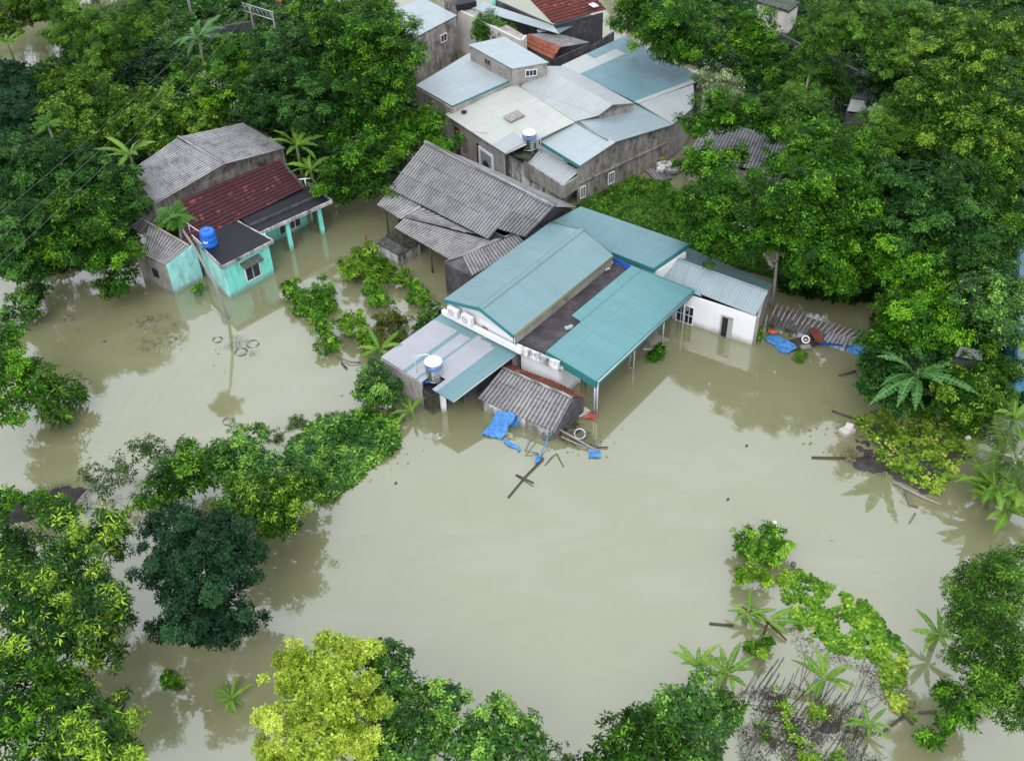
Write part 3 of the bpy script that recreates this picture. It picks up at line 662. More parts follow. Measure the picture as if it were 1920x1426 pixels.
# ---- white outbuilding with the grey roof
h = thing('white_outbuilding', 'white outbuilding with a grey corrugated gable roof right of the teal house', 'house', P(1350, 610))
a, b = P(1222, 515, 2.2), P(1416, 592, 2.2); r0, r1 = P(1236, 474, 3.2), P(1440, 547, 3.2); k0, k1 = P(1272, 456, 2.5), P(1450, 534, 2.45)
r = MB(); r.sheet(a, b, r1, r0, 'rib', .2, .03, .04); put('roof', r, M['greyblue'], h)
r = MB(); r.sheet(k1, k0, r0, r1, 'rib', .2, .03, .04); put('rear_roof', r, M['teal_dark'], h)
put('ridge_cap', MB().tube([r0+UP*.04, r1+UP*.04], .07, 5), M['greyblue'], h)
fl = MB(); fl.sheet(P(1296, 549, 2.45), P(1316, 556, 2.35), P(1305, 542, 2.62), P(1290, 536, 2.66), 'flat'); put('flashing', fl, M['teal_porch'], h)
q0, q1 = P(1262, 594), P(1411, 644); w = MB(); w.wall(Vector((q0.x, q0.y, 2.12)), Vector((q1.x, q1.y, 2.12)), -1.5, .16, .5); put('front_wall', w, M['white'], h)
kk = Vector((k1.x-.25, k1.y+.1, 2.3)); w = MB(); w.gable([Vector((q1.x, q1.y, 2.1)), Vector((r1.x-.25, r1.y, 3.05)), kk], -1.5, .16); put('end_wall', w, M['concrete'], h)
w = MB(); w.wall(P(1265, 466, 2.3), kk, -1.5, .15); put('rear_wall', w, M['concrete'], h)
mb, _ = rect_on(MB(), q0, q1, .62, .745, -.8, 1.5, .17, .05); dr = put('door', mb, M['greysheet'], h)
mb, _ = rect_on(MB(), q0, q1, .625, .69, -.8, 1.45, .23, .02); put('opening', mb, M['dark'], dr)
mb, _ = rect_on(MB(), q0, q1, .605, .62, -.8, 1.55, .17, .10); rect_on(mb, q0, q1, .62, .745, 1.5, 1.56, .17, .1); put('frame', mb, M['concrete'], dr)
window(h, q0, q1, .06, .26, -.6, 1.35, 3, .18, 'whitepaint', 'glass', 'gate', 2)
aw = MB(); aw.prism([P(1277, 571, 1.65), P(1292, 577, 1.65), P(1290, 582, 1.55), P(1275, 576, 1.55)], .05); put('awning', aw, M['concrete_dirty'], h)

# ---- broken shed in front
h = thing('broken_shed', 'half drowned shed with a brown corrugated roof in front of the white house', 'shed', P(985, 790))
r0, r1 = P(942, 690, 2.0), P(1074, 746, 1.9); a, b = P(896, 747, .85), P(1040, 811, .65); k0, k1 = P(955, 683, 1.75), P(1097, 742, 1.55)
put('roof', MB().sheet(a, b, r1, r0, 'wave', .24, .04, .03, jit=.08), M['fibro_brown'], h)
put('tiled_roof', MB().sheet(k1, k0, r0+Vector((.05, .1, 0)), r1+Vector((0, .1, 0)), 'tile', .24, .03, .05, jit=.1), M['tile_rust'], h)
put('ridge_cap', MB().tube([r0+UP*.07, lerp(r0, r1, .5)+UP*.03, r1+UP*.05], .09, 6), M['fibro_light'], h)
iv = (r0-r1).normalized()*.2
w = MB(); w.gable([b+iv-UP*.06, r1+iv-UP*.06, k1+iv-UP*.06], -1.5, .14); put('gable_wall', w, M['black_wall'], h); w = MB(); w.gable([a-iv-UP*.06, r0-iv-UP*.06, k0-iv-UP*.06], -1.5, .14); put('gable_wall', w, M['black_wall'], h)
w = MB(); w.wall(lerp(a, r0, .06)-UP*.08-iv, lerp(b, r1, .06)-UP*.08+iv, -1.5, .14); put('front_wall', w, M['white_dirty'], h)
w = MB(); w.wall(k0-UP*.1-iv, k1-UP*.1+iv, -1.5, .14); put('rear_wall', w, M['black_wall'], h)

# ---- rear complex of pale roofs
h = thing('pale_roofed_house', 'large concrete house under many pale sheet metal roofs behind the grey house', 'house', P(1040, 330))
a, b, c, d = P(780, 160, 4.0), P(848, 199, 4.0), P(961, 149, 4.6), P(880, 99, 4.6)
put('left_roof', MB().sheet(a, b, c, d, 'rib', .25, .008, .05), M['paleblue_roof'], h)
w = MB(); w.wall(a-UP*.12+Vector((.1, 0, 0)), b-UP*.12, -1.5, .16, .4); w.wall(b-UP*.1, c-UP*.12, 2, .16, 0); w.wall(a-UP*.12+Vector((.1, 0, 0)), d-UP*.2, -1.5, .16); put('left_wall', w, M['concrete'], h)
f = MB(); fascia(f, b, c, .14); put('fascia', f, M['teal_trim'], h)
# tower room
a, b, c, d = P(878, 84, 5.75), P(960, 129, 5.75), P(1029, 117, 5.95), P(946, 69, 5.95)
put('tower_roof', MB().sheet(a, b, c, d, 'rib', .25, .008, .06), M['paleblue_roof'], h)
cen = (a+b+c+d)/4; a, b, c, d = [cen+(p-cen)*.94-UP*.12 for p in (a, b, c, d)]
w = MB(); w.wall(a, b, 3.5, .15); w.wall(b, c, 3.0, .15); w.wall(c, d, 3, .15); w.wall(d, a, 3, .15); put('tower_wall', w, M['concrete'], h)
window(h, b, c, .40, .70, 5.0, 5.45, 2, .09, 'whitepaint', 'glass')
window(h, a, b, .38, .52, 5.0, 5.45, 1, .09, 'concrete', 'glass'); window(h, a, b, .70, .82, 5.0, 5.4, 1, .09, 'concrete', 'concrete')
# front cream roof
a, b, c, d = P(833, 214, 3.35), P(948, 289, 3.35), P(1078, 229, 4.15), P(966, 158, 4.3)
put('front_roof', MB().sheet(a, b, lerp(b, c, .42), lerp(a, d, .42), 'rib', .25, .008, .05).sheet(lerp(a, d, .42), lerp(b, c, .42), c, d, 'rib', .25, .008, .05), M['pale_roof'], h)
sk = MB(); q = [P(943, 219, 3.86), P(957, 229, 3.86), P(985, 217, 4.0), P(970, 207, 4.0)]; sk.hexa(q, [p+UP*.03 for p in q]); put('roof_patch', sk, M['concrete'], h)
q = [P(938, 268, 3.45), P(948, 288, 3.4), P(981, 262, 3.6), P(975, 243, 3.68)]; put('roof_sheet', MB().hexa([P(922, 272, 3.44), P(947, 288, 3.4), P(984, 268, 3.62), P(964, 246, 3.66)], [p+UP*.025 for p in (P(922, 272, 3.44), P(947, 288, 3.4), P(984, 268, 3.62), P(964, 246, 3.66))]), M['greysheet'], h)
ck = MB().lathe(P(870, 210, 3.62), [(.22, 0), (.22, .05), (.12, .08)], 14); put('roof_vent', ck, M['black_slab'], h)
fw0, fw1 = a-UP*.15+Vector((.35, .3, 0)), b-UP*.15+Vector((-.1, .5, 0))
w = MB(); w.wall(fw0, fw1, -1.5, .16); put('facade', w, M['concrete'], h)
mb, _ = rect_on(MB(), fw0, fw1, .12, .20, 0, 2.6, .1, .05); put('door', mb, M['shutter'], h)
window(h, fw0, fw1, .26, .34, .8, 2.4, 3, .1, 'concrete')
mb, _ = rect_on(MB(), fw0, fw1, .53, .57, -.5, 2.5, .1, .05); put('door', mb, M['shutter'], h)
mb, nn = rect_on(MB(), fw0, fw1, .60, .80, -.4, 2.2, .12, .05); gt_ = put('gate', mb, M['greyblue'], h)
f = MB()
for x0, x1, z0, z1 in ((.57, .60, -.4, 2.4), (.80, .83, -.4, 2.4), (.60, .80, 2.2, 2.38), (.60, .80, -.4, -.2)): rect_on(f, fw0, fw1, x0, x1, z0, z1, .1, .09)
put('frame', f, M['whitepaint'], gt_)
f = MB(); gc = lerp(fw0, fw1, .70); gc = Vector((gc.x, gc.y, 1.2))+nn*.2; gd = (fw1-fw0); gd.z = 0; gd.normalize()
for rr_ in (.36, .22): f.tube([gc+(gd*math.cos(k*.35)+UP*math.sin(k*.35))*rr_ for k in range(19)], .03, 5)
for k in range(4): f.tube([gc-(gd*math.cos(k*.785)+UP*math.sin(k*.785))*.36, gc+(gd*math.cos(k*.785)+UP*math.sin(k*.785))*.36], .025, 4)
put('ornament', f, M['dark'], gt_)
# lower right teal pale roof
a, b, c, d = P(1010, 264, 3.35), P(1087, 311, 3.25), P(1154, 267, 3.95), P(1078, 228, 4.0)
put('corner_roof', MB().sheet(a, b, c+UP*.02, d+UP*.02, 'rib', .25, .008, .05), M['paleblue_roof'], h)
f = MB(); fascia(f, a, b, .22); put('corner_fascia', f, M['teal_trim'], h)
a2, b2, c2, d2 = P(1154, 267, 3.95), P(1261, 234, 3.3), P(1195, 193, 4.1), P(1087, 228, 4.3)
put('side_roof', MB().sheet(b2, P(1197, 194, 3.75), P(1080, 224, 4.1), P(1148, 268, 3.92), 'rib', .25, .008, .05), M['greyblue'], h)
put('valley', MB().tube([P(1078, 228, 4.06), P(1140, 262, 4.02)], .06, 5), M['concrete'], h)
fw = MB(); Wa, Wb = b-UP*.1+Vector((-.05, .1, 0)), b2-UP*.1+Vector((-.3, .2, 0))
fw.gable([Vector((Wa.x, Wa.y, 3.15)), lerp(Wa, Wb, .36)*1+UP*(.62), Vector((Wb.x, Wb.y, 3.2))], -1.5, -.16); put('end_wall', fw, M['concrete_dirty'], h)
lg = MB(); rect_on(lg, Wa, Wb, 0, 1, 1.72, 1.82, .0, .1); put('ledge', lg, M['concrete_dirty'], h)
window(h, Wa, Wb, .02, .065, .5, 1.35, 2, .03); window(h, Wa, Wb, .33, .385, .55, 1.4, 2, .03)
w = MB(); w.wall(Wb, P(1297, 200, 3.0), -1.5, .16); put('east_wall', w, M['concrete'], h)
# grey gable roof in the middle
va, vr0, vr1, vb = P(977, 164, 4.25), P(1018, 124, 5.0), P(1148, 196, 5.0), P(1078, 228, 4.15)
put('middle_roof', MB().sheet(P(976, 163, 4.3), P(1122, 217, 4.25), vr1, vr0, 'rib', .25, .02, .05).sheet(P(1122, 217, 4.25), P(976, 163, 4.3), P(985, 170, 4.2), P(1078, 228, 4.12), 'rib', .25, .02, .05).sheet(P(1190, 194, 4.4), P(1060, 124, 4.4), vr0, vr1, 'rib', .25, .02, .05), M['greysheet'], h)
w = MB(); w.gable([P(1124, 217, 4.2), P(1147, 198, 4.9), P(1187, 195, 4.35)], 3.5, -.1); put('dormer_wall', w, M['concrete_dirty'], h)
put('dormer_trim', MB().tube([P(1122, 217, 4.28), P(1148, 196, 5.03), P(1190, 194, 4.43)], .05, 5), M['paleblue_roof'], h)
# big sea blue roof on the right
a, b, c, d = P(1197, 194, 4.0), P(1321, 148, 3.7), P(1170, 68, 4.4), P(1052, 123, 4.5)
put('blue_roof', MB().sheet(b, c, d, a, 'rib', .25, .008, .05), M['blue_roof'], h)
a, b, c, d = P(1197, 194, 3.95), P(1262, 233, 3.3), P(1303, 199, 3.1), P(1321, 149, 3.65)
put('edge_roof', MB().sheet(b, c, P(1300, 158, 3.8), a, 'rib', .25, .008, .05), M['greysheet'], h)
w = MB(); w.wall(P(1060, 122, 4.3), P(1170, 70, 4.3), -1.5, .16); w.wall(P(1170, 70, 4.3), P(1320, 148, 3.5), -1.5, .16); put('rear_wall', w, M['concrete_dirty'], h)
# wash house with the clear corrugated roof
a, b, c, d = P(988, 306, 2.35), P(1056, 348, 2.2), P(1088, 320, 2.6), P(1013, 279, 2.7)
put('lower_roof', MB().sheet(a, b, c, d, 'wave', .3, .03, .03), M['greysheet'], h)
w = MB(); a_, b_2, c_2 = P(984, 300, 2.5), P(1056, 346, 2.5), P(1090, 322, 2.5)
w.wall(P(984, 300, 2.55), P(1056, 347, 2.35), 1.3, .12, .3); w.wall(P(1056, 347, 2.35), P(1089, 325, 2.35), 1.3, .12, .3); put('lower_parapet', w, M['concrete'], h)
w = MB(); w.wall(P(950, 287, 2.3), P(1056, 347, 1.32), -1.5, .14, .3); w.wall(P(1056, 350, 1.32), P(1089, 327, 1.32), -1.5, .14, .3); put('lower_wall', w, M['white_dirty'], h)
w = MB(); w.prism([P(958, 288, 2.75), P(990, 300, 2.75), P(1010, 280, 2.75), P(980, 268, 2.75)], .15); put('tank_platform', w, M['moss_slab'], h)
t, c, zt = steel_tank(993, 283, 2.8, 'steel water tank with blue band standing among the pale roofs', 1.0)
pp = MB(); pp.tube([c+Vector((.65, .2, -.1)), c+Vector((.65, .2, zt-.1))], .03, 5); pp.tube([c+Vector((.8, .1, -.1)), c+Vector((.8, .1, .8)), c+Vector((.4, .1, .9))], .025, 5); put('pipe', pp, M['pvc'], t)

# raft of rubble by the rear house
h = thing('debris_raft', 'grey slatted raft heaped with white rubble beside the rear concrete wall', 'raft', P(1245, 322))
r = MB(); r.sheet(P(1232, 341, .12), P(1262, 335, .12), P(1240, 300, .25), P(1208, 314, .25), 'wave', .3, .05, .04, jit=.1); put('slat_panel', r, M['fibro'], h)
r = MB()
for k in range(16):
    q = P(1246+random.uniform(-8, 26), 307+random.uniform(-8, 18), .35); r.box(q, (random.uniform(.3, .7), random.uniform(.3, .5), random.uniform(.15, .35)), random.random()*3)
put('rubble', r, M['white_dirty'], h)
r = MB().box(P(1240, 298, .55), (.5, .4, .3), .3); put('box', r, M['yellow'], h)

# ---- buildings along the top edge
h = thing('blue_roofed_house', 'tall grey house with a pale blue mono pitch roof at the top edge', 'house', P(820, 110))
a, b, c, d = P(768, 76, 4.0), P(857, 29, 4.2), P(792, -4, 4.6), P(700, 36, 4.4)
put('roof', MB().sheet(a, b, c, d, 'rib', .25, .008, .06), M['paleblue_roof'], h)
cen = (a+b+c+d)/4; a, b, c, d = [cen+(p-cen)*.95-UP*.15 for p in (a, b, c, d)]
w = MB(); w.wall(a, b, -1.5, .16); w.wall(b, c, -1.5, .16); w.wall(c, d, -1.5, .16); w.wall(d, a, -1.5, .16); put('wall', w, M['concrete_dirty'], h)
window(h, a, b, .64, .76, 2.5, 3.1, 1, .09)
h = thing('cream_house', 'cream walled house with a flat tank roof behind the blue roofed one', 'house', P(900, 60))
a, b, c, d = P(852, 14, 4.0), P(978, 76, 4.0), P(986, 66, 4.0), P(878, 2, 4.0)
w = MB(); w.wall(a, b, -1.5, .18); w.wall(b, c, -1.5, .18); w.wall(a, d, -1.5, .18); put('wall', w, M['cream'], h)
put('roof', MB().prism([a-UP*.1, b-UP*.1, c-UP*.1, d-UP*.1], .2), M['concrete'], h)
q = P(872, 12, 4.1); put('roof_tank', MB().box(q+UP*.2, (1.8, 1.0, .5), .4), M['black_slab'], h)
put('vent', MB().box(P(845, 14, 4.2), (.9, .7, 1.6), .4), M['concrete_dirty'], h)
h = thing('maroon_tiled_house', 'house with a maroon tiled roof and teal eaves at the top edge', 'house', P(1050, 60))
a, b, c, d = P(1037, 45, 4.0), P(1136, 18, 4.0), P(1085, -40, 6.0), P(985, -10, 6.0)
put('tiled_roof', MB().sheet(a, b, c, d, 'tile', .26, .03, .06, jit=.06), M['tile_red'], h)
sg = MB(); q = P(1113, 12, 4.55); sg.box(q+UP*.1, (.55, .8, .06), .5); put('roof_hatch', sg, M['whitepaint'], h)
put('eave_roof', MB().sheet(P(1050, 62, 3.2), P(1111, 30, 3.2), P(1094, 17, 3.6), P(1034, 48, 3.6), 'rib', .25, .008, .05), M['teal_roof'], h)
put('lane_roof', MB().sheet(P(884, 16, 4.0), P(1050, 64, 3.5), P(1036, 47, 3.8), P(905, 4, 4.3), 'rib', .25, .008, .05), M['paleblue_roof'], h)
w = MB(); w.wall(P(1038, 50, 3.6), P(1130, 24, 3.6), -1.5, .16); w.wall(P(930, 0, 4.2), P(1036, 47, 3.8), -1.5, .16); put('wall', w, M['black_wall'], h)
for px, py in ((1103, 58), (1096, 62), (926, 12)):
    q = P(px, py); put('column', MB().box((q.x, q.y, 1), (.3, .3, 4.4), .4), M['teal_wall'], h)
q = P(1018, 57, 3.1); put('sign', MB().box(q, (1.0, .5, .08), .2), M['whitepaint'], h)
h = thing('brick_shed', 'small black shed with an orange tiled roof behind the sea blue roof', 'shed', P(1040, 100))
a, b, c, d = P(976, 82, 2.7), P(1036, 112, 2.6), P(1051, 88, 3.3), P(990, 64, 3.4)
put('tiled_roof', MB().sheet(a, b, c, d, 'tile', .26, .03, .06, jit=.08), M['tile_orange'], h)
put('rear_roof', MB().sheet(P(1104, 80, 2.7), P(1040, 62, 2.8), d, c, 'wave', .24, .04, .04, jit=.05), M['fibro_brown'], h)
w = MB(); w.wall(P(976, 84, 2.55), P(1036, 114, 2.5), -1.5, .15); w.wall(P(1038, 112, 2.6), P(1104, 82, 2.6), -1.5, .15); w.wall(P(976, 84, 2.55), d-UP*.1, -1.5, .15); put('wall', w, M['black_wall'], h)
q = P(1083, 103); put('column', MB().box((q.x, q.y, .6), (.35, .35, 3.4), .4), M['white_dirty'], h)
# boundary wall and white hut, top right
h = thing('white_hut', 'small cream hut with a mossy flat roof at the top right', 'hut', P(1465, 50))
a, b, c, d = P(1418, 2, 2.9), P(1480, 20, 2.9), P(1500, 4, 2.9), P(1440, -16, 2.9)
put('slab_roof', MB().prism([a, b, c, d], .25), M['moss_slab'], h)
cen = (a+b+c+d)/4; a, b, c, d = [cen+(p-cen)*.9-UP*.2 for p in (a, b, c, d)]
w = MB(); w.wall(a, b, -1.5, .16); w.wall(b, c, -1.5, .16); w.wall(a, d, -1.5, .16); w.wall(c, d, -1.5, .16); put('wall', w, M['cream'], h)
w = MB(); w.wall(P(1455, 60, 1.2), P(1625, 140, 1.2), -1.5, .2); solo('boundary_wall', w, M['black_wall'], 'black mouldy boundary wall running below the white hut among trees', 'wall')
w = MB(); w.wall(P(1130, 100, 1.2), P(1168, 72, 1.2), -1.5, .2); w.wall(P(1100, 92, 1.2), P(1150, 60, 1.2), -1.5, .2); solo('garden_wall', w, M['black_wall'], 'dark garden wall between the orange tiled shed and the trees', 'wall')
# sheds hidden in the trees
h = thing('tree_shed', 'grey corrugated shed roof showing through the leaves right of the raft', 'shed', P(1390, 290))
a, b, c, d = P(1290, 290, 2.2), P(1455, 330, 2.2), P(1480, 262, 3.2), P(1330, 222, 3.2)
put('roof', MB().sheet(a, b, c, d, 'wave', .24, .04, .04, jit=.06), M['fibro_light'], h)
w = MB(); w.wall(a-UP*.2, b-UP*.2, -1.5, .15); w.wall(d-UP*.2, c-UP*.2, -1.5, .15); w.wall(b-UP*.2, c-UP*.2, -1.5, .15); w.wall(a-UP*.2, d-UP*.2, -1.5, .15); put('wall', w, M['concrete_dirty'], h)
h = thing('mossy_shed', 'mossy dark and grey shed roof between the feathery trees at upper right', 'shed', P(1625, 200))
a, b, c, d = P(1588, 208, 2.6), P(1650, 216, 2.6), P(1662, 168, 3.6), P(1604, 162, 3.6)
put('roof', MB().sheet(lerp(a, d, .5), lerp(b, c, .5), c, d, 'wave', .24, .04, .04, jit=.06), M['fibro_moss'], h)
put('lower_roof', MB().sheet(a, b, lerp(b, c, .5)-UP*.04, lerp(a, d, .5)-UP*.04, 'rib', .26, .02, .04), M['greysheet'], h)
w = MB(); w.wall(a-UP*.2, b-UP*.2, -1.5, .15); w.wall(b-UP*.2, c-UP*.2, -1.5, .15); w.wall(c-UP*.2, d-UP*.2, -1.5, .15); w.wall(a-UP*.2, d-UP*.2, -1.5, .15); put('wall', w, M['black_wall'], h)
h = thing('blue_shed', 'blue sheet metal shed cut by the right edge of the picture', 'shed', P(1925, 700))
a, b, c, d = P(1907, 690, 2.6), P(1975, 690, 2.6), P(1985, 470, 3.4), P(1912, 455, 3.4)
put('roof', MB().sheet(d, a, b, c, 'rib', .3, .03, .05), M['teal_dark'], h)
w = MB(); w.wall(a-UP*.1, b-UP*.1, -1.5, .15); w.wall(a-UP*.1, d-UP*.1, -1.5, .15); put('wall', w, M['blue_wall'], h)
h = thing('pale_lean_to', 'pale grey panel lean-to among the trees near the right edge', 'shed', P(1820, 668))
a, b, c, d = P(1790, 668, 1.5), P(1842, 676, 1.5), P(1842, 658, 2.0), P(1800, 648, 2.0)
put('roof', MB().sheet(a, b, c, d, 'rib', .8, .03, .05), M['greysheet'], h)
w = MB(); w.wall(a-UP*.1, b-UP*.1, -1.5, .1); w.wall(d-UP*.1, c-UP*.1, -1.5, .1); put('wall', w, M['black_wall'], h)
# bamboo / asbestos shelter with tarps, right of the white outbuilding
h = thing('collapsed_shelter', 'collapsed shelter of rotten corrugated sheets beside the white outbuilding', 'shelter', P(1530, 620))
a, b, c, d = P(1438, 607, .55), P(1592, 648, .45), P(1618, 628, .8), P(1452, 572, 1.0)
put('roof', MB().sheet(a, b, c, d, 'wave', .30, .06, .03, jit=.12), M['fibro_moss'], h)
r = MB()
for k in range(17):
    u = k/17+.02; p, q = lerp(a, b, u), lerp(d, c, u+.01); r.tube([lerp(q, p, -.08)+UP*.10, lerp(q, p, .5+.25*random.random())+UP*.10], .055, 4)
put('slat', r, M['bark_pale'], h)
r = MB()
for u in (.02, .3, .6, .97):
    for q in (lerp(a, b, u), lerp(d, c, u)): put('post', MB().tube([(q.x, q.y, -1), q], .05, 5), M['timber_dark'], h)
r = MB().sheet(P(1540, 641, .62), P(1598, 648, .55), P(1602, 634, .7), P(1556, 620, .85), 'wave', .2, .03, .03, jit=.05); put('loose_sheet', r, M['fibro_light'], h)
r = MB().box(P(1531, 628, .8), (.5, 1.3, .06), .2); put('plank', r, M['tile_rust'], h)
# ================================================================ vegetation
def nrm(a): return a/np.maximum(1e-9, np.linalg.norm(a, axis=-1, keepdims=True))
def mesh_from_arrays(name, V, Q, tone, mat):
    """quads Q (n,4) over V (m,3); tone is a per-leaf colour number"""
    me = bpy.data.meshes.new(name); n = len(Q)
    me.vertices.add(len(V)); me.vertices.foreach_set('co', V.astype('f').ravel())
    me.loops.add(n*4); me.loops.foreach_set('vertex_index', Q.astype('i').ravel())
    me.polygons.add(n); me.polygons.foreach_set('loop_start', np.arange(n, dtype='i')*4)
    me.update(calc_edges=True); me.polygons.foreach_set('use_smooth', np.zeros(n, bool))
    at = me.attributes.new('tone', 'FLOAT', 'POINT'); at.data.foreach_set('value', tone.astype('f'))
    me.materials.append(mat); me.update(); return me
def rosettes(C, N, st, tone, rng, scale=None):
    """leaf rosettes at points C facing N"""
    n = len(C); k = st['k']; L0, W0 = st['L'], st['W']
    a = np.where(np.abs(N[:, 2:3]) > .9, np.array([[1., 0, 0]]), np.array([[0, 0, 1.]]))
    U = nrm(np.cross(N, a)); V = np.cross(N, U)
    ph = rng.uniform(0, 6.28, (n, 1))+np.arange(k)*6.283/k+rng.uniform(-.35, .35, (n, k))
    tilt = rng.uniform(st['t0'], st['t1'], (n, k))
    D = U[:, None]*np.cos(ph)[..., None]+V[:, None]*np.sin(ph)[..., None]
    D = nrm(D*np.cos(tilt)[..., None]+N[:, None]*np.sin(tilt)[..., None])
    S = nrm(np.cross(np.broadcast_to(N[:, None], D.shape), D)); up = np.cross(D, S)
    L = L0*rng.uniform(.65, 1.25, (n, k, 1)); 
    if scale is not None: L = L*scale[:, None, None]
    W = L*(W0/L0)*rng.uniform(.8, 1.2, (n, k, 1))
    B = C[:, None]+D*(L*.12)+rng.normal(0, L0*.10, D.shape)
    m = B+D*L*.48
    g = np.array([0, 0, -1.])*st['droop']
    p0, p2 = B, B+D*L+g*L
    p1, p3 = m+S*W*.5-up*W*.12+g*L*.3, m-S*W*.5-up*W*.12+g*L*.3
    X = np.stack([p0, p1, p2, p3], 2).reshape(-1, 3)
    t = np.clip(tone[:, None]+rng.normal(0, .20, (n, k)), 0, 1)
    return X, np.repeat(t.ravel(), 4)
def crown_arrays(lobes, st, rng):
    """lobes: (x,y,z,R). Leaf clumps spread over bumpy lobes, sparser inside"""
    Cs, Ns, Ts, Ss = [], [], [], []
    lob = np.array(lobes)
    for (x, y, z, R) in lobes:
        nc = max(7, int(st['cd']*R*R*.82)); c0 = np.array([x, y, z])
        d = nrm(rng.normal(0, 1, (nc*2, 3))); d = d[d[:, 2] > -.55+rng.uniform(-.2, .25, len(d))][:nc]; nc = len(d)
        w = np.sin(d*rng.uniform(2.5, 4.5, 3)+rng.uniform(0, 6, 3)).sum(1)/3
        rr = R*(1+.18*w)*rng.uniform(.72, 1.08, nc)
        sc = c0+d*rr[:, None]*np.array([1, 1, st['sq']])
        cr = np.minimum(st['cr']*.82, R*.40)*rng.uniform(.65, 1.25, nc)
        nr = np.maximum(3, (2.6*st['nr']*(cr/st['cr'])**2)).astype(int)
        idx = np.repeat(np.arange(nc), nr); n = len(idx)
        q = nrm(rng.normal(0, 1, (n, 3)))*(rng.uniform(0, 1, (n, 1))**.45)*cr[idx][:, None]; q[:, 2] *= .75
        q[:, 2] = np.where(q[:, 2] < 0, q[:, 2]*.5, q[:, 2])
        C = sc[idx]+q
        N = nrm(d[idx]*.55+nrm(q)*.5+np.array([0, 0, st['up']])+rng.normal(0, .28, (n, 3)))
        ct = rng.normal(.42, .20, nc)
        T = ct[idx]+rng.normal(0, .07, n); yg = rng.random(n) < st['young']; T[yg] = rng.uniform(.85, 1.05, yg.sum())
        # inner foliage
        ni = int(n*.34); di = nrm(rng.normal(0, 1, (ni, 3))); ri = R*rng.uniform(.25, .75, ni)
        Ci = c0+di*ri[:, None]*np.array([1, 1, st['sq']]); Ni = nrm(di+np.array([0, 0, 1.])+rng.normal(0, .4, (ni, 3)))
        Cs += [C, Ci]; Ns += [N, Ni]; Ts += [T, rng.normal(.35, .1, ni)]; Ss += [np.ones(n), np.full(ni, 1.5)]
    C, N, T, S = np.concatenate(Cs), np.concatenate(Ns), np.concatenate(Ts), np.concatenate(Ss)
    keep = np.ones(len(C), bool)
    for (x, y, z, R) in lobes:
        keep &= np.linalg.norm((C-np.array([x, y, z]))/np.array([1, 1, st['sq']]), axis=1) > R*.30
    keep &= C[:, 2] > .05
    return rosettes(C[keep], N[keep], st, T[keep], rng, S[keep])
LEAF = {}
def style(name, cols, L, W, k, cd, nr, cr, t=(-.2, .5), droop=.15, up=.5, sq=.8, young=.02, trans=.14, rough=.5, spec=.10):
    cols = [tuple(q*f*g for q, g in zip(k, (1.02, 1.05, .80))) for k, f in zip(cols, (.62, .84, 1.12))]
    L, W, nr = L*.59, W*.63, nr*2.3
    LEAF[name] = dict(L=L, W=W, k=k, cd=cd, nr=nr, cr=cr, t0=t[0], t1=t[1], droop=droop, up=up, sq=sq, young=young,
                      mat=m_leaf(name+'_leaf', *cols, trans, rough, spec))
style('mango', ((.005, .026, .002), (.030, .110, .006), (.140, .300, .020)), .42, .13, 7, 4.6, 9, .80, young=.04)
style('bright', ((.008, .040, .002), (.046, .155, .007), (.160, .350, .022)), .34, .14, 6, 5.2, 11, .75)
style('feather', ((.010, .042, .004), (.052, .145, .013), (.180, .330, .045)), .30, .075, 8, 5.4, 14, .70, t=(-.1, .4), up=.8)
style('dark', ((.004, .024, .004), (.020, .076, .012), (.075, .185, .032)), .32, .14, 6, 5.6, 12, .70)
style('deep', ((.006, .030, .012), (.013, .050, .020), (.030, .090, .036)), .27, .13, 6, 6.2, 14, .62, spec=.12)
style('olive', ((.010, .042, .002), (.048, .135, .008), (.230, .340, .040)), .30, .13, 6, 5.4, 12, .70, young=.12)
style('lime', ((.180, .290, .024), (.440, .595, .075), (.590, .645, .150)), .22, .10, 7, 6.6, 19, .55, trans=.25)
style('young', ((.006, .034, .006), (.028, .105, .018), (.320, .460, .045)), .46, .11, 8, 4.4, 9, .80, t=(-.4, .3), young=.09)
style('shine', ((.007, .040, .004), (.042, .150, .012), (.220, .400, .060)), .30, .14, 6, 5.6, 12, .65, young=.06, rough=.42, spec=.28)
style('pale',   ((.090, .130, .070), (.190, .240, .140), (.330, .370, .250)), .32, .13, 6, 4.6, 9, .70, t=(-.6, .1), droop=.4)
style('sparse', ((.020, .050, .015), (.055, .110, .030), (.130, .180, .060)), .24, .11, 5, 4.2, 5, .55)
style('bushy', ((.020, .085, .006), (.085, .235, .018), (.270, .440, .055)), .26, .12, 6, 7.5, 10, .50)
style('bushlime', ((.030, .095, .005), (.130, .275, .018), (.340, .500, .050)), .26, .11, 6, 7.5, 10, .50)
style('reddish', ((.030, .045, .012), (.060, .130, .020), (.200, .120, .030)), .24, .11, 6, 7.0, 10, .50, young=.2)
style('palmate', ((.020, .070, .010), (.060, .160, .020), (.170, .290, .035)), .75, .16, 10, 2.2, 2, .80, t=(-.15, .25), droop=.28, up=1.2)

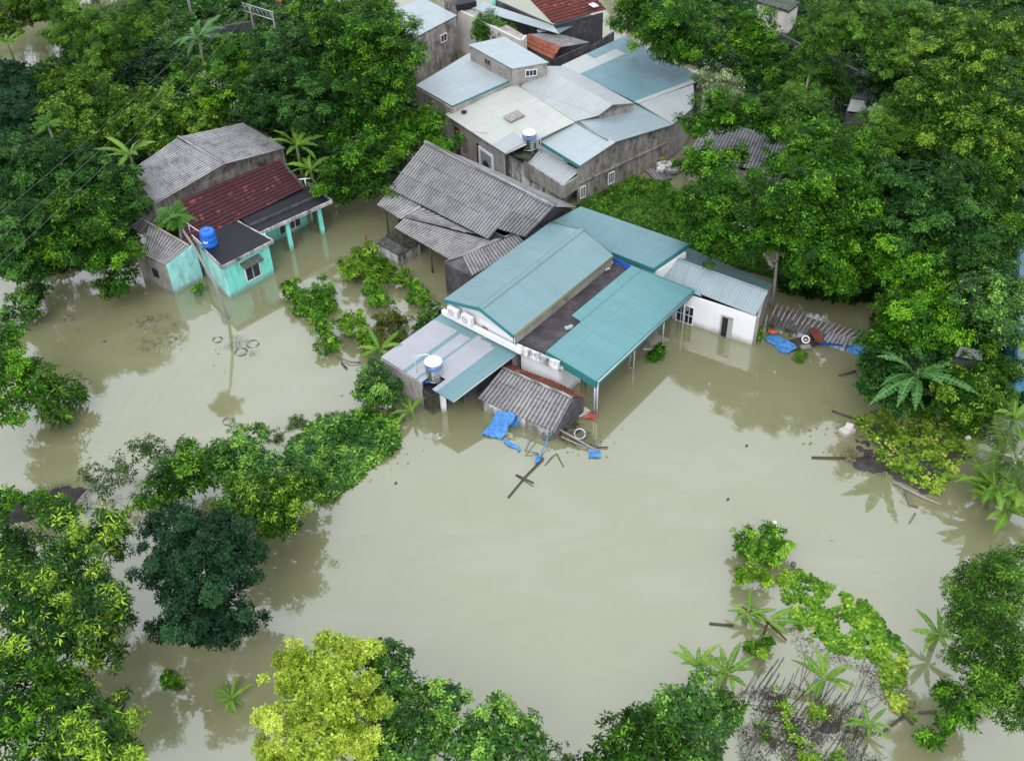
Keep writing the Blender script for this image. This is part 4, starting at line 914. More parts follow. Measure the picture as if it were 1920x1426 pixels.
def spec_lobes(s):
    out = []
    for part in s.split(';'):
        x, y, r, z = [float(q) for q in part.split(',')]
        p = P(x, y, z); out.append((p.x, p.y, p.z, r*MPP(x, y, z)))
    return out
TSEED = [100]
def plant(name, st, label, cat, s, group, trunk='bark', base=None, limb=1.0):
    TSEED[0] += 1; rng = np.random.default_rng(TSEED[0]); S = LEAF[st]
    lb = spec_lobes(s); A = np.array(lb); wgt = A[:, 3]**2
    c = (A[:, :3]*wgt[:, None]).sum(0)/wgt.sum()
    if base: b = P(*base); bx, by = b.x, b.y
    else: bx, by = c[0], c[1]
    root = thing(name, label, cat, (bx, by, 0), group)
    loc = [(x-bx, y-by, z, R) for x, y, z, R in lb]
    X, T = crown_arrays(loc, S, rng)
    me = mesh_from_arrays('crown', X, np.arange(len(X)).reshape(-1, 4), T, S['mat'])
    o = bpy.data.objects.new('foliage' if cat == 'bush' else 'crown', me); COL.objects.link(o); o.parent = root
    # trunk and limbs
    R = max(q[3] for q in loc); r0 = (.05+.045*R)*limb; mb = MB()
    fork = Vector((0, 0, max(.2, min(q[2] for q in loc)*.45))); w = rng.uniform(-.25, .25, 2)
    top = Vector((c[0]-bx, c[1]-by, 0))
    fork += Vector((top.x*.35+w[0], top.y*.35+w[1], 0))
    mb.tube([(0, 0, -1.5), (w[0]*.4, w[1]*.4, fork.z*.45-.2), fork], [r0*1.35, r0*1.05, r0*.9], 8)
    for (x, y, z, q) in loc:
        e = Vector((x, y, z)); m = fork.lerp(e, .5)+Vector((rng.normal(0, .15*q), rng.normal(0, .15*q), -.1*q))
        mb.tube([fork, m, e], [r0*.7, r0*.5, r0*.3], 6)
        for k in range(5):
            d = nrm(rng.normal(0, 1, 3)); d[2] = abs(d[2])*.7
            t = e+Vector(d)*q*.85; h2 = m.lerp(e, .3+.6*rng.random())
            mb.tube([h2, h2.lerp(t, .5)+Vector((0, 0, .06*q)), t], [r0*.34, r0*.22, r0*.07], 5, False)
    put('stem' if cat == 'bush' else 'trunk', mb, M[trunk], root)
    return root
GT, GB = 'trees standing in the flood', 'bushes standing in the flood'
def tree(st, label, s, name='tree', **k): return plant(name, st, label, 'tree', s, GT, **k)
def bush(st, label, s, name='bush', **k): return plant(name, st, label, 'bush', s, GB, **k)

# -- upper left
tree('feather', 'tall bright green feathery tree right of the small brown pool', '150,45,70,6;230,40,75,6.5;195,95,58,5;110,20,45,5.5')
tree('olive', 'dark scrubby tree in the very top left corner', '35,15,58,4;85,5,40,4;10,60,30,3;60,-30,75,7')
tree('deep', 'blue-green dark tree on the left edge just below the small brown pool', '18,150,45,5;22,215,50,5;45,185,30,4.5')
bush('olive', 'low olive bush along the lower bank of the small brown pool', '120,165,45,2.6;75,150,30,2.2;165,145,28,2.5')
tree('olive', 'wide yellow-green tree above the left banana fronds', '140,215,62,4;215,200,66,4.5;180,250,50,3.8;270,215,50,4.4')
tree('olive', 'yellow-green tree touching the back of the pale gable roof', '335,215,66,4.5;390,248,42,4;300,255,45,4;375,195,36,4.3')
bush('bright', 'small bright round bush below the tall grey-green banana', '335,148,34,3.6;365,128,24,3.4')
tree('bright', 'light green tree between the tall banana and the big dark mango', '440,98,44,6;478,82,34,6;420,130,32,5.4')
tree('mango', 'mid green drooping tree left of the big dark mango', '412,168,52,5.4;388,205,38,4.6;440,195,36,4.8')
tree('dark', 'big dark dense mango tree behind the pale gable roof', '545,130,84,7;585,205,70,6.2;498,195,58,5.8;520,95,60,7;620,160,50,6.4')
tree('mango', 'largest bright leafed tree left of the tall grey house', '690,60,88,9;622,62,68,8;738,128,62,8;690,165,66,7;590,18,50,8;755,75,45,8.4;640,120,50,7.5;672,5,60,8.8')
tree('mango', 'dark green tree hanging over the bananas behind the grey house', '700,235,52,4.6;648,222,46,5;735,205,40,4.6')
tree('mango', 'round green tree between turquoise house and grey house', '660,298,54,4.5;692,340,46,3.5;622,330,40,3.5;640,365,30,2.6;700,300,40,4')
tree('bright', 'bright bushy tree against the left wall of the pale roofed house', '800,238,42,4;760,262,44,4;838,272,32,3.4;790,215,28,3.8')
bush('bright', 'small light green tree between the cream and orange tiled roofs', '920,48,32,3.6;945,60,22,3.4;905,62,22,3.2')
tree('dark', 'dark tree at the left edge crossed by the three wires', '60,318,78,6.5;130,300,56,6;20,290,45,6;95,350,50,6')
tree('dark', 'dense dark tree hugging the left end of the pale gable roof', '195,338,66,5.5;232,388,46,5;150,330,50,5.6;225,345,40,5.2')
tree('mango', 'mottled mid green tree leaning over the water left of the turquoise house', '150,425,82,5;212,468,52,4;228,518,40,2.4;110,465,55,4.4;185,395,55,5;205,540,26,1.6')
tree('dark', 'shadowy dark tree on the left edge above the small shiny bush', '38,425,68,6;40,495,50,4;75,500,40,3.6;10,470,50,4.5', trunk='bark_pale')
bush('shine', 'small shiny bush low over the water at the left edge', '45,560,34,1.5;68,545,24,1.2;22,588,24,1;55,585,22,1')
tree('bright', 'bright tree on the left edge above the palmate shrubs', '10,640,45,4;35,695,45,4;15,765,48,4;58,735,36,3.5;5,700,50,4')
for i, (x, y, l) in enumerate(((118, 722, 'shrub with finger leaves nearest the open water on the left bank'), (82, 712, 'upper finger leafed shrub in front of the left edge tree'), (92, 757, 'lower finger leafed shrub overhanging the water on the left bank'))):
    bush('palmate', l, '%d,%d,32,1.6;%d,%d,24,1.1' % (x, y, x+10, y+18), 'finger_leaf_shrub')
# -- lower left
bush('bright', 'small rounded bush at the left edge beside the stone bank', '8,925,30,1.6;2,955,26,1.4')
tree('dark', 'dark green tree on the left edge left of the yellow tipped tree', '5,1010,48,3;42,1028,38,3;20,1060,38,3')
bush('bright', 'low bright bush touching the dead branches at lower left', '85,942,28,1.2;62,936,18,1;112,950,16,1')
bush('sparse', 'thin half bare bush with pale dead branches at lower left', '240,868,48,2;195,900,40,1.6;288,842,34,2;170,885,24,1.4;310,880,30,2', trunk='bark_pale', limb=1.6)
tree('mango', 'olive green shrubby tree right of the dead branches', '330,905,60,2.5;385,872,52,2.6;290,930,40,2.2;360,850,32,2.4')
tree('shine', 'shiny leafed tree in the middle of the lower left thicket', '448,852,58,3;508,880,58,3;470,815,30,2.6;555,868,38,2.2;430,890,50,3')
tree('olive', 'yellowish tree just above the dark blue-green tree', '500,948,62,3;555,925,44,2.5;450,945,50,3;525,985,36,2.4')
tree('young', 'upper tree with yellow new shoots at lower left', '120,960,44,4.6;190,1005,56,4.6;225,975,26,4.4;150,1010,40,4.8', trunk='bark_pale')
tree('young', 'large spreading tree with yellow new shoots filling the lower left', '115,1060,76,5;190,1115,70,5;55,1110,76,5;60,1185,72,4.6;160,1175,55,4.4;205,1210,42,3;15,1060,50,4.8;225,1150,30,4', trunk='bark_pale')
tree('deep', 'upper lobed dark blue-green tree left of the open water', '328,1000,68,4.6;425,1005,64,4.6;385,1075,72,5;300,1060,45,4.2;450,1060,42,4.2')
tree('deep', 'lower dark blue-green tree left of the open water', '355,1160,66,3.6;437,1148,56,3.6;330,1110,50,3.8;400,1185,48,3.2;300,1185,30,3')
tree('mango', 'leafy tree at the left edge below the yellow tipped tree', '50,1290,76,4.5;115,1255,48,4.3;10,1240,50,4.5;95,1325,42,4.2')
tree('young', 'yellow flecked tree at the bottom left by the floating banana', '182,1375,84,4.5;125,1335,55,4.4;228,1402,48,4;140,1410,60,4.4;215,1330,34,4')
tree('mango', 'tree cut by the bottom left corner of the picture', '40,1395,66,4.2;5,1350,46,4.2;80,1430,50,4')
tree('lime', 'bright lime yellow tree at the bottom edge', '600,1262,74,5.6;565,1330,76,5.2;640,1322,76,5.6;590,1400,86,5.2;662,1228,44,5.4;508,1418,40,4.2;540,1270,44,5.2;672,1380,50,5;560,1230,34,5')
tree('shine', 'green tree peeping out behind the lime yellow tree', '728,1250,46,4.4;726,1325,54,4;700,1290,40,4.2;712,1225,28,4.6;745,1285,36,4.2')
tree('shine', 'broad shiny green tree right of the lime yellow tree', '812,1325,60,4;775,1395,66,4;858,1385,56,4;725,1410,52,3.8;845,1310,32,4;690,1430,40,3.8')
tree('shine', 'green tree with a small raised tip at the bottom middle', '930,1365,56,4;978,1398,48,3.6;918,1415,56,4;938,1318,24,4.2;890,1390,40,4')
bush('sparse', 'small thin shrub at the bottom edge right of the raised tip', '1035,1412,26,3;1012,1425,20,3;1060,1425,14,2.6')
tree('mango', 'dark leafed tree at the bottom edge left of the reed bed', '1170,1392,56,3.5;1235,1400,66,3.6;1130,1415,40,3.2;1185,1350,28,3.4;1210,1430,50,3.6')
tree('shine', 'light leafed tree at the bottom edge next to the two bananas', '1298,1328,68,4;1248,1352,48,3.6;1350,1352,46,3.6;1325,1395,56,3.8;1372,1325,30,3.4;1290,1420,46,3.6')
# -- right side
tree('feather', 'large feathery tree at the lower right edge', '1868,1120,74,6;1880,1215,86,6.2;1848,1275,66,5;1896,1330,56,5;1828,1180,48,5;1850,1075,56,5.6;1905,1050,50,5.6;1812,1110,38,4.6;1920,1280,60,5.6')
bush('bright', 'low bush below the large feathery tree at lower right', '1790,1308,36,1.3;1768,1345,26,1;1812,1340,28,1.2;1775,1285,18,1')
bush('bright', 'tiny clump of leaves left of the low bush at lower right', '1735,1378,22,.7;1755,1390,16,.6')
bush('bushy', 'leafy shrub in the water left of the white floats', '1392,1008,22,1;1402,1035,18,.8;1388,1028,14,.8')
bush('bushy', 'round shrub under the two white floats', '1440,1012,34,.9;1465,1022,26,.8;1420,1030,24,.8;1448,1045,24,.6')
bush('bushlime', 'yellow-green shrub just above the fallen banana', '1410,1072,28,1;1432,1082,18,.8;1390,1078,16,.7')
bush('bushlime', 'small yellow-green tuft below the fallen banana', '1425,1214,20,.6;1408,1208,14,.5;1440,1200,12,.5')
tree('bright', 'lime green tree behind the broken banana clump on the right', '1710,598,66,5;1660,640,46,4;1762,622,52,4.5;1690,560,34,5;1740,570,34,5')
tree('shine', 'olive leafed tree right of the lime green one', '1832,556,72,5.6;1882,616,58,5;1798,500,48,5.4;1880,520,46,5.6;1795,590,40,5;1900,570,40,5.2')
tree('dark', 'dark green tree on the bank at the end of the blue tarpaulins', '1660,718,50,3;1692,680,56,3.6;1648,668,36,3;1690,745,44,2.6;1740,690,40,3.4')
tree('olive', 'green tree in front of the blue shed at the right edge', '1850,702,56,4;1805,755,44,3.4;1858,752,46,3.6;1885,690,36,4;1780,715,34,3.6;1840,790,28,2.4')
tree('bright', 'bright tree in front of the grey shed right of the pale roofed house', '1320,300,42,6;1352,215,52,7.2;1400,205,40,7.4;1308,232,40,6.4;1440,232,34,7;1385,292,30,5.4;1452,305,34,6;1345,330,50,6;1290,310,26,5')
tree('bright', 'bright green tree leaning over the dark floating weed', '1330,392,72,6;1420,365,66,7;1400,440,66,6;1322,432,48,5;1362,470,36,5;1290,380,34,5')
tree('bright', 'tallest bright green tree behind the white outbuilding', '1562,325,84,8;1500,395,78,7.6;1592,398,64,7;1540,468,68,6.2;1502,500,38,5;1612,285,38,7.4;1530,250,46,7.6;1560,520,44,5;1515,300,50,7.8')
tree('pale', 'whitish leafed tree at the corner of the sea blue roof', '1348,165,42,7;1388,182,36,7;1325,140,28,6.8;1410,200,24,6.8')
tree('feather', 'feathery tree behind the tallest bright green tree', '1480,222,60,7;1535,212,46,7;1432,205,38,6.6;1495,185,36,6.6')
tree('feather', 'hazy feathery tree right of the mossy shed', '1665,238,62,7;1618,262,44,6.6;1718,262,50,7;1690,205,36,6.8;1650,290,40,6.6')
tree('dark', 'wide grey-green tree right of the tallest bright green tree', '1740,355,92,8;1700,435,72,7;1798,445,84,7;1672,330,50,7.6;1800,340,50,7.8;1850,470,50,6.6')
tree('bright', 'shaded green tree hanging over the still dark water', '1660,492,62,5.4;1730,505,62,5.4;1625,460,46,5.6;1615,515,38,4.4;1690,530,36,4')
tree('olive', 'huge yellowish mango tree at the top right', '1830,115,92,10;1760,190,82,9;1880,215,74,9;1895,55,66,10;1818,268,66,8;1740,115,56,9;1905,300,56,8;1790,60,56,9.6;1770,250,50,8.2')
tree('mango', 'mid green tree between the huge mango and the right edge', '1858,350,60,7;1905,395,60,6.6;1890,450,50,6;1835,395,44,6.6')
tree('feather', 'feathery tree with bare twigs at the top between hut and mango', '1560,38,66,8;1640,58,66,8;1705,36,56,9;1530,88,38,7;1665,110,46,7.4;1600,5,60,8')
tree('bright', 'round lime green tree left of the white hut', '1408,45,44,5;1400,82,34,4;1430,70,26,4.4')
tree('mango', 'big dark tree behind the sea blue roof', '1240,42,76,8;1292,72,56,7;1182,18,46,8;1310,28,46,7;1250,95,40,6.4;1215,0,50,8')
bush('mango', 'bush below the round lime green tree', '1440,112,40,3;1400,125,30,2.8;1470,128,28,2.8;1425,140,30,2.6')
bush('mango', 'bush along the black boundary wall', '1500,140,44,3.2;1550,150,42,3;1460,165,36,3.2;1590,175,30,2.8;1520,170,36,3')
tree('dark', 'dark tree in the shade right of the boundary wall', '1680,150,50,5;1720,180,46,5;1650,165,34,4.6;1730,300,44,5.4;1690,290,40,5')
# -- bushes in the water in the middle
bush('bushlime', 'largest bright yellow-green bush beside the rusty rod', '670,490,34,0.94;705,508,30,0.94;690,475,24,1.01;655,512,22,0.79;725,500,18,0.79')
bush('bushy', 'small round bush straight below the largest yellow-green bush', '705,548,24,0.72;720,562,18,0.58;695,535,16,0.72')
bush('bushlime', 'small bush between the yellow-green bush and the outhouse', '755,515,18,0.72;765,530,14,0.58;745,526,12,0.58')
bush('bushy', 'bush left of the black lean-to wall with two tips', '785,550,19,0.72;795,565,14,0.58;780,532,13,0.79;770,560,12,0.5')
bush('bushy', 'wide half drowned bush below the turquoise house', '545,545,24,0.65;580,558,30,0.72;605,545,24,0.86;595,578,26,0.5;565,575,20,0.43;620,570,18,0.43')
bush('bushy', 'tall narrow bush leaning out over the open left water', '605,600,16,0.79;610,625,18,0.65;605,650,18,0.58;625,640,16,0.58;600,615,14,0.65')
bush('bushlime', 'yellow-green half of the thicket behind the patchwork roof', '655,598,26,0.94;680,620,26,0.86;690,645,22,0.72;645,610,18,0.72')
bush('reddish', 'bush with reddish tips beside the patchwork roof', '725,600,26,0.86;750,615,24,0.86;715,630,24,0.79;740,640,20,0.72;760,600,14,0.72')
bush('mango', 'dark bush at the upper corner of the patchwork roof', '800,598,16,1.01;815,580,14,1.08;785,612,12,0.86')
tree('shine', 'lush leafed small tree against the grey annex wall', '705,700,32,2;720,725,32,1.8;685,730,26,0.94;735,740,22,1.01;700,755,24,0.72;750,715,18,1.01')
bush('mango', 'single dark bush standing in the water under the porch roof', '1230,662,13,0.36;1236,655,9,0.43;1224,668,8,0.29')
bush('bushy', 'tiny weed at the left wall of the turquoise house', '370,545,11,0.36;374,537,7,0.43')
bush('bushy', 'tiny weed at the right corner of the white outbuilding', '1424,628,8,0.43;1422,618,6,0.58')
bush('bushlime', 'little floating tuft below the flat blue tarpaulin', '1499,668,12,0.22;1506,664,8,0.22')
bush('bushy', 'drowned leaf tuft left of the floating banana', '318,1275,16,0.18;332,1282,12,0.14;310,1268,9,0.14')

# ---------------------------------------------------------------- bananas and palms
m_leaf('banana_leaf', (.035, .110, .010), (.100, .235, .024), (.260, .400, .060), .28, .45, .2); M['banana'] = bpy.data.materials['banana_leaf']
M['banana_pale'] = m_leaf('torn_banana_leaf', (.018, .085, .013), (.048, .16, .03), (.18, .32, .10), .25, .45, .25)
M['palm'] = m_leaf('palm_leaf', (.016, .065, .007), (.045, .140, .014), (.130, .270, .030), .25, .5, .18)
M['palm_old'] = m_leaf('coconut_leaf', (.03, .06, .012), (.07, .13, .025), (.17, .21, .05), .25, .5, .2)
M['dead_leaf'] = m_leaf('dead_leaf', (.09, .05, .02), (.18, .11, .045), (.30, .22, .10), .15, .7, .2)
M['stem'] = m_plain('banana_stem', (.16, .20, .07), .5, var=.6)
M['palm_trunk'] = m_wall('palm_bark', (.34, .33, .29), (.10, .10, .08), .6, base_line=False)
def frond_mesh(L, W, arch, lift, rng, tear=.5, mat=None, torn=True):
    """one banana blade along +x: two halves split into strips that droop apart"""
    n = 14; V, Q, T = [], [], []; tone = rng.uniform(.3, .75)
    def mid(t):
        x = L*t*math.cos(lift*(1-t*.4)); z = L*(t*math.sin(lift)-arch*t*t); return np.array([x, 0, z])
    for sgn in (-1, 1):
        dr = 0
        for i in range(n):
            t0, t1 = .10+.9*i/n, .10+.9*(i+1)/n
            if torn and rng.random() < tear: dr = rng.uniform(.0, .45); t1 -= .012
            for tt in (t0, t1): pass
            w0, w1 = [W*.5*(math.sin(math.pi*min(1, (q*.93+.05)))**.55)*(1 if q < .7 else 1-((q-.7)/.3)**2*.75) for q in (t0, t1)]
            a, b = mid(t0), mid(t1); s = np.array([.18, sgn, 0]); 
            e0 = a+s*w0+np.array([0, 0, w0*(.25-dr)]); e1 = b+s*w1+np.array([0, 0, w1*(.25-dr)])
            o = len(V); V += [a, b, e1, e0]; Q.append([o, o+1, o+2, o+3] if sgn < 0 else [o, o+3, o+2, o+1])
            tn = np.clip(tone+rng.normal(0, .08), 0, 1); T += [min(1, tn+.15)]*2+[tn]*2
    # midrib
    for i in range(n+2):
        t0, t1 = i/(n+2), (i+1)/(n+2); a, b = mid(t0), mid(t1); r0, r1 = .035*(1-t0*.8), .035*(1-t1*.8)
        o = len(V); V += [a+[0, -r0, .02], b+[0, -r1, .02], b+[0, r1, .02], a+[0, r0, .02]]; Q.append([o, o+1, o+2, o+3]); T += [.95]*4
    return mesh_from_arrays('leaf', np.array(V), np.array(Q), np.array(T), mat or M['banana'])
def palm_frond_mesh(L, arch, lift, rng, mat, n=26, wl=.55, ww=.07):
    V, Q, T = [], [], []; tone = rng.uniform(.3, .7)
    def mid(t): return np.array([L*t*math.cos(lift*(1-t*.4)), 0, L*(t*math.sin(lift)-arch*t*t)])
    for sgn in (-1, 1):
        for i in range(n):
            t = .16+.84*i/n; a = mid(t); l = wl*math.sin(math.pi*(.12+.8*t))*rng.uniform(.8, 1.15)
            d = nrm(np.array([.65, sgn*.9, -.25-.3*rng.random()])); e = a+d*l; m = a+d*l*.5+np.array([0, 0, .04]); w = np.array([ww*.5, 0, 0])
            o = len(V); V += [a, m-w, e, m+w]; Q.append([o, o+1, o+2, o+3]); tn = np.clip(tone+rng.normal(0, .12), 0, 1); T += [tn]*4
    for i in range(10):
        t0, t1 = i/10, (i+1)/10; a, b = mid(t0), mid(t1)
        o = len(V); V += [a+[0, -.025, 0], b+[0, -.02, 0], b+[0, .02, 0], a+[0, .025, 0]]; Q.append([o, o+1, o+2, o+3]); T += [.8]*4
    return mesh_from_arrays('frond', np.array(V), np.array(Q), np.array(T), mat)
BR = np.random.default_rng(5)
BM = [frond_mesh(1.85*BR.uniform(.85, 1.15), .35, BR.uniform(.25, .55), BR.uniform(.5, .9), BR, .45) for _ in range(7)]
BP = [frond_mesh(2.1*BR.uniform(.85, 1.15), .40, BR.uniform(.45, .75), BR.uniform(.5, .9), BR, .8, M['banana_pale']) for _ in range(6)]
PM = [palm_frond_mesh(1.5*BR.uniform(.85, 1.1), BR.uniform(.45, .8), BR.uniform(.6, 1.0), BR, M['palm']) for _ in range(6)]
CM = [palm_frond_mesh(2.6*BR.uniform(.85, 1.1), BR.uniform(.3, .6), BR.uniform(.4, .9), BR, M['palm_old'], 40, .75, .06) for _ in range(6)]
GBAN, GPALM = 'banana plants in the flood', 'palms in the flood'
def radial(name, label, cat, px, py, z, n, meshes, part, sc, group, base=None, stem='stem', r=.12, rot=None, spread=None, seed=0):
    rng = np.random.default_rng(900+seed+int(px)); c = P(px, py, z)
    b = P(*base) if base else Vector((c.x+rng.normal(0, .1), c.y+rng.normal(0, .1), 0))
    t = thing(name, label, cat, (b.x, b.y, 0), group); d = Vector((c.x-b.x, c.y-b.y, z))
    zs = [Vector((0, 0, -1.4)), Vector((d.x*.25, d.y*.25, z*.4-.2)), Vector((d.x*.65, d.y*.65, z*.75)), d]
    put('stem' if cat == 'banana plant' else 'trunk', MB().tube([Vector((b.x, b.y, 0))+q for q in zs], [r*1.3, r*1.1, r, r*.7], 8), M[stem], t)
    a0 = rng.uniform(0, 6.28)
    for k in range(n):
        o = bpy.data.objects.new(part, meshes[k % len(meshes)]); COL.objects.link(o); o.parent = t
        o.location = d-Vector((0, 0, .08*sc)); s = sc*rng.uniform(.8, 1.12); o.scale = (s, s, s)
        a = a0+k*2.399+rng.uniform(-.2, .2)
        o.rotation_euler = (rng.uniform(-.35, .35), rng.uniform(-.45, .25) if spread is None else rng.uniform(*spread), a)
    return t
def banana(label, px, py, z, n, sc, pale=False, **k): return radial('banana_plant', label, 'banana plant', px, py, z, n+2, BP if pale else BM, 'leaf', sc, GBAN, **k)
def palm(label, px, py, z, n, sc, coco=False, **k): return radial('palm', label, 'palm', px, py, z, n, CM if coco else PM, 'frond', sc, GPALM, stem='palm_trunk', r=.09, **k)
banana('tall grey-green banana plant near the top left railing', 372, 72, 7.2, 10, 1.2, True)
banana('banana plant with one upright leaf left of the pale gable roof', 243, 288, 6.6, 8, 1.1)
banana('banana plant with long leaves behind the right end of the pale gable roof', 556, 272, 4.6, 9, 1.2)
banana('lower banana plant beside the red tiled roof corner', 583, 318, 3.4, 8, 1.0, seed=3)
banana('pale banana plant in the dark gap behind the grey house', 735, 228, 4.6, 6, .9, True)
banana('small banana plant growing at the left edge above the dark tree', 12, 80, 4, 6, .9)
banana('banana plant with two torn leaves at the patchwork roof corner', 712, 655, 1.7, 5, .95)
banana('yellow broken banana plant at the foot of the mossy cistern', 772, 770, .5, 5, .7)
banana('large tattered banana plant on the right bank', 1720, 705, 3.8, 12, 1.5, True, seed=5)
banana('banana plant with hanging leaves right of the large tattered one', 1775, 720, 2.8, 7, 1.0, True, seed=6)
banana('second tattered banana plant low on the right bank', 1700, 745, 2.0, 7, .9, True, seed=7)
banana('banana plant at the right edge above the coconut palm', 1900, 785, 3, 8, 1.15, seed=8)
banana('upper banana of the light green clump at the right edge', 1865, 912, 1.6, 10, 1.15, seed=1)
banana('lower banana of the light green clump at the right edge', 1890, 955, 1.4, 11, 1.2, seed=2)
banana('banana of the light green clump nearest the open water', 1850, 925, 1.0, 10, 1.05, seed=4)
banana('right hand banana of the light green clump, cut by the right edge', 1915, 915, 1.5, 10, 1.1, seed=9)
banana('left one of the two bananas above the bottom tree', 1308, 1250, 1.3, 7, .72, seed=1)
banana('right one of the two bananas above the bottom tree', 1362, 1262, 1.1, 8, .78)
banana('lone light green banana star in open water at lower right', 1546, 1272, .9, 8, .80)
banana('small drowned banana in the reed bed at the bottom', 1630, 1358, .4, 5, .62)
banana('dark banana plant tucked under the large feathery tree', 1760, 1190, 1.1, 7, .8)
banana('nearly drowned banana floating by the bottom left trees', 435, 1308, .15, 9, .55)
banana('upright banana left of the floating weed at lower right', 1402, 1150, .6, 5, .65, seed=2)
palm('slender palm leaning in front of the turquoise house', 325, 405, 7.7, 22, .95, base=(433, 597), spread=(-.2, .5))
palm('slim palm behind the right end of the white outbuilding', 1460, 450, 5.3, 14, 1.15, base=(1447, 575))
palm('small palm rising from the yellow-green trees at the left', 88, 232, 6.8, 10, .8)
palm('small palm above the feathery trees left of the mossy shed', 1518, 135, 5, 9, .75)
palm('coconut palm with drooping old fronds at the right edge', 1900, 862, 2.4, 11, 1.0, True)
# fallen banana
t = thing('banana_plant', 'fallen banana plant with a brown broken stem across the floating weed', 'banana plant', P(1445, 1165), GBAN)
put('stem', MB().tube([P(1385, 1140, .25), P(1415, 1150, .3), P(1440, 1165, .25)], [.13, .12, .08], 8).tube([P(1440, 1165, .25), P(1432, 1188, .1)], [.07, .05], 6).tube([P(1440, 1165, .25), P(1475, 1200, .1)], [.07, .04], 6), M['dead_leaf'], t)
for (a, s, m) in ((.0, .9, 0), (.5, .9, 1), (2.4, .7, 2), (-.75, .75, 3), (3.3, .7, 4)):
    o = bpy.data.objects.new('leaf', BM[m]); COL.objects.link(o); o.parent = t
    o.location = P(1440, 1163, .35)-P(1445, 1165); o.scale = (s, s, s); o.rotation_euler = (.2, .35, a)

# ---------------------------------------------------------------- floating weed
def inside(poly, x, y):
    c = np.zeros(len(x), bool); n = len(poly); j = n-1
    for i in range(n):
        xi, yi = poly[i]; xj, yj = poly[j]
        c ^= ((yi > y) != (yj > y)) & (x < (xj-xi)*(y-yi)/(yj-yi+1e-9)+xi); j = i
    return c
def fnoise(x, y, s, seed):
    return np.array([mnoise.fractal(Vector((a*s+seed, b*s, seed*.7)), 1.0, 2.0, 3) for a, b in zip(x, y)])
def weed(name, label, poly, n, st, thr=-.1, zmax=.3, seed=1, ns=.5, kind='stuff', L=None, cat='floating weed'):
    rng = np.random.default_rng(seed); W = [P(*q) for q in poly]; pl = [(w.x, w.y) for w in W]
    xs, ys = np.array(pl).T
    x, y = rng.uniform(xs.min(), xs.max(), n*3), rng.uniform(ys.min(), ys.max(), n*3)
    k = inside(pl, x, y); x, y = x[k], y[k]; f = fnoise(x, y, ns, seed); k = f+rng.normal(0, .12, len(x)) > thr; x, y, f = x[k][:n], y[k][:n], f[k][:n]
    bx, by = x.mean(), y.mean(); m = len(x)
    C = np.stack([x-bx, y-by, rng.uniform(.015, zmax, m)*np.clip(.6+f, .2, 1.3)], 1)
    N = nrm(np.array([0, 0, 1.])+rng.normal(0, .22, (m, 3))); S = dict(LEAF[st]); S['t0'], S['t1'] = (-.1, .2) if st.startswith('hya') else (S['t0'], S['t1'])
    
    if L: S['W'] = S['W']*L/S['L']; S['L'] = L
    T = .42+.9*fnoise(x, y, 1.1, seed+9)*.6+rng.normal(0, .1, m)
    X, T = rosettes(C, N, S, T, rng); X[:, 2] = np.maximum(X[:, 2], .012)
    me = mesh_from_arrays(name, X, np.arange(len(X)).reshape(-1, 4), T, S['mat'])
    o = bpy.data.objects.new(name, me); COL.objects.link(o); o.location = (bx, by, 0); return tag(o, label, cat, None, kind)
style('spinach', ((.024, .080, .010), (.060, .155, .018), (.110, .230, .032)), .24, .14, 5, 5, 9, .5)
style('hyacinth', ((.085, .190, .018), (.230, .380, .045), (.420, .460, .090)), .22, .15, 5, 5, 9, .5)
style('hyalime', ((.045, .130, .010), (.125, .290, .025), (.340, .460, .060)), .22, .15, 5, 5, 9, .5)
weed('water_spinach', 'solid sheet of dark floating weed between rear concrete wall and teal roof', [(1078, 388), (1180, 335), (1250, 345), (1300, 395), (1400, 440), (1450, 520), (1380, 500), (1290, 462), (1180, 425)], 8000, 'spinach', -9, .2, 21, L=.24)
weed('water_hyacinth', 'yellow-green floating weed on the muddy bank below the tattered bananas', [(1600, 785), (1660, 768), (1740, 765), (1835, 785), (1830, 840), (1795, 880), (1755, 925), (1715, 910), (1680, 885), (1640, 860), (1650, 835), (1625, 815)], 760, 'hyacinth', -.40, .14, 22, 1.1, L=.25)
weed('water_hyacinth', 'lime floating weed strip beside the fallen banana', [(1450, 1072), (1500, 1068), (1560, 1100), (1625, 1130), (1690, 1200), (1705, 1225), (1670, 1250), (1600, 1230), (1530, 1212), (1485, 1165)], 900, 'hyalime', -.12, .06, 23, 1.3, L=.19)
weed('water_hyacinth', 'thin tail of weed trailing down toward the dark driftwood', [(1650, 1240), (1700, 1230), (1690, 1290), (1710, 1350), (1680, 1340), (1660, 1290)], 110, 'hyacinth', -.2, .2, 24, 1.1, L=.24)
UG = dict(cat='undergrowth', L=.45)  # understory leaves, added to hide bright water and darken the gaps
weed('undergrowth', 'added gap-darkening leaves under the trees along the left of the pale gable roof', [(-60, 130), (60, 135), (130, 130), (300, 160), (480, 240), (330, 260), (240, 330), (260, 480), (60, 520), (-60, 480)], 7000, 'dark', -9, 1.4, 31, **UG)
weed('undergrowth', 'added gap-darkening leaves under the mango trees behind the grey house', [(230, 0), (560, -20), (760, 60), (790, 250), (740, 350), (640, 380), (570, 320), (520, 230), (420, 150), (260, 110)], 6500, 'dark', -9, 1.4, 32, **UG)
weed('undergrowth', 'added gap-darkening leaves filling the wood at the top right', [(1180, -20), (1960, -20), (1960, 560), (1640, 530), (1470, 500), (1440, 330), (1320, 220), (1330, 140), (1180, 60)], 16000, 'dark', -9, 1.5, 33, **UG)
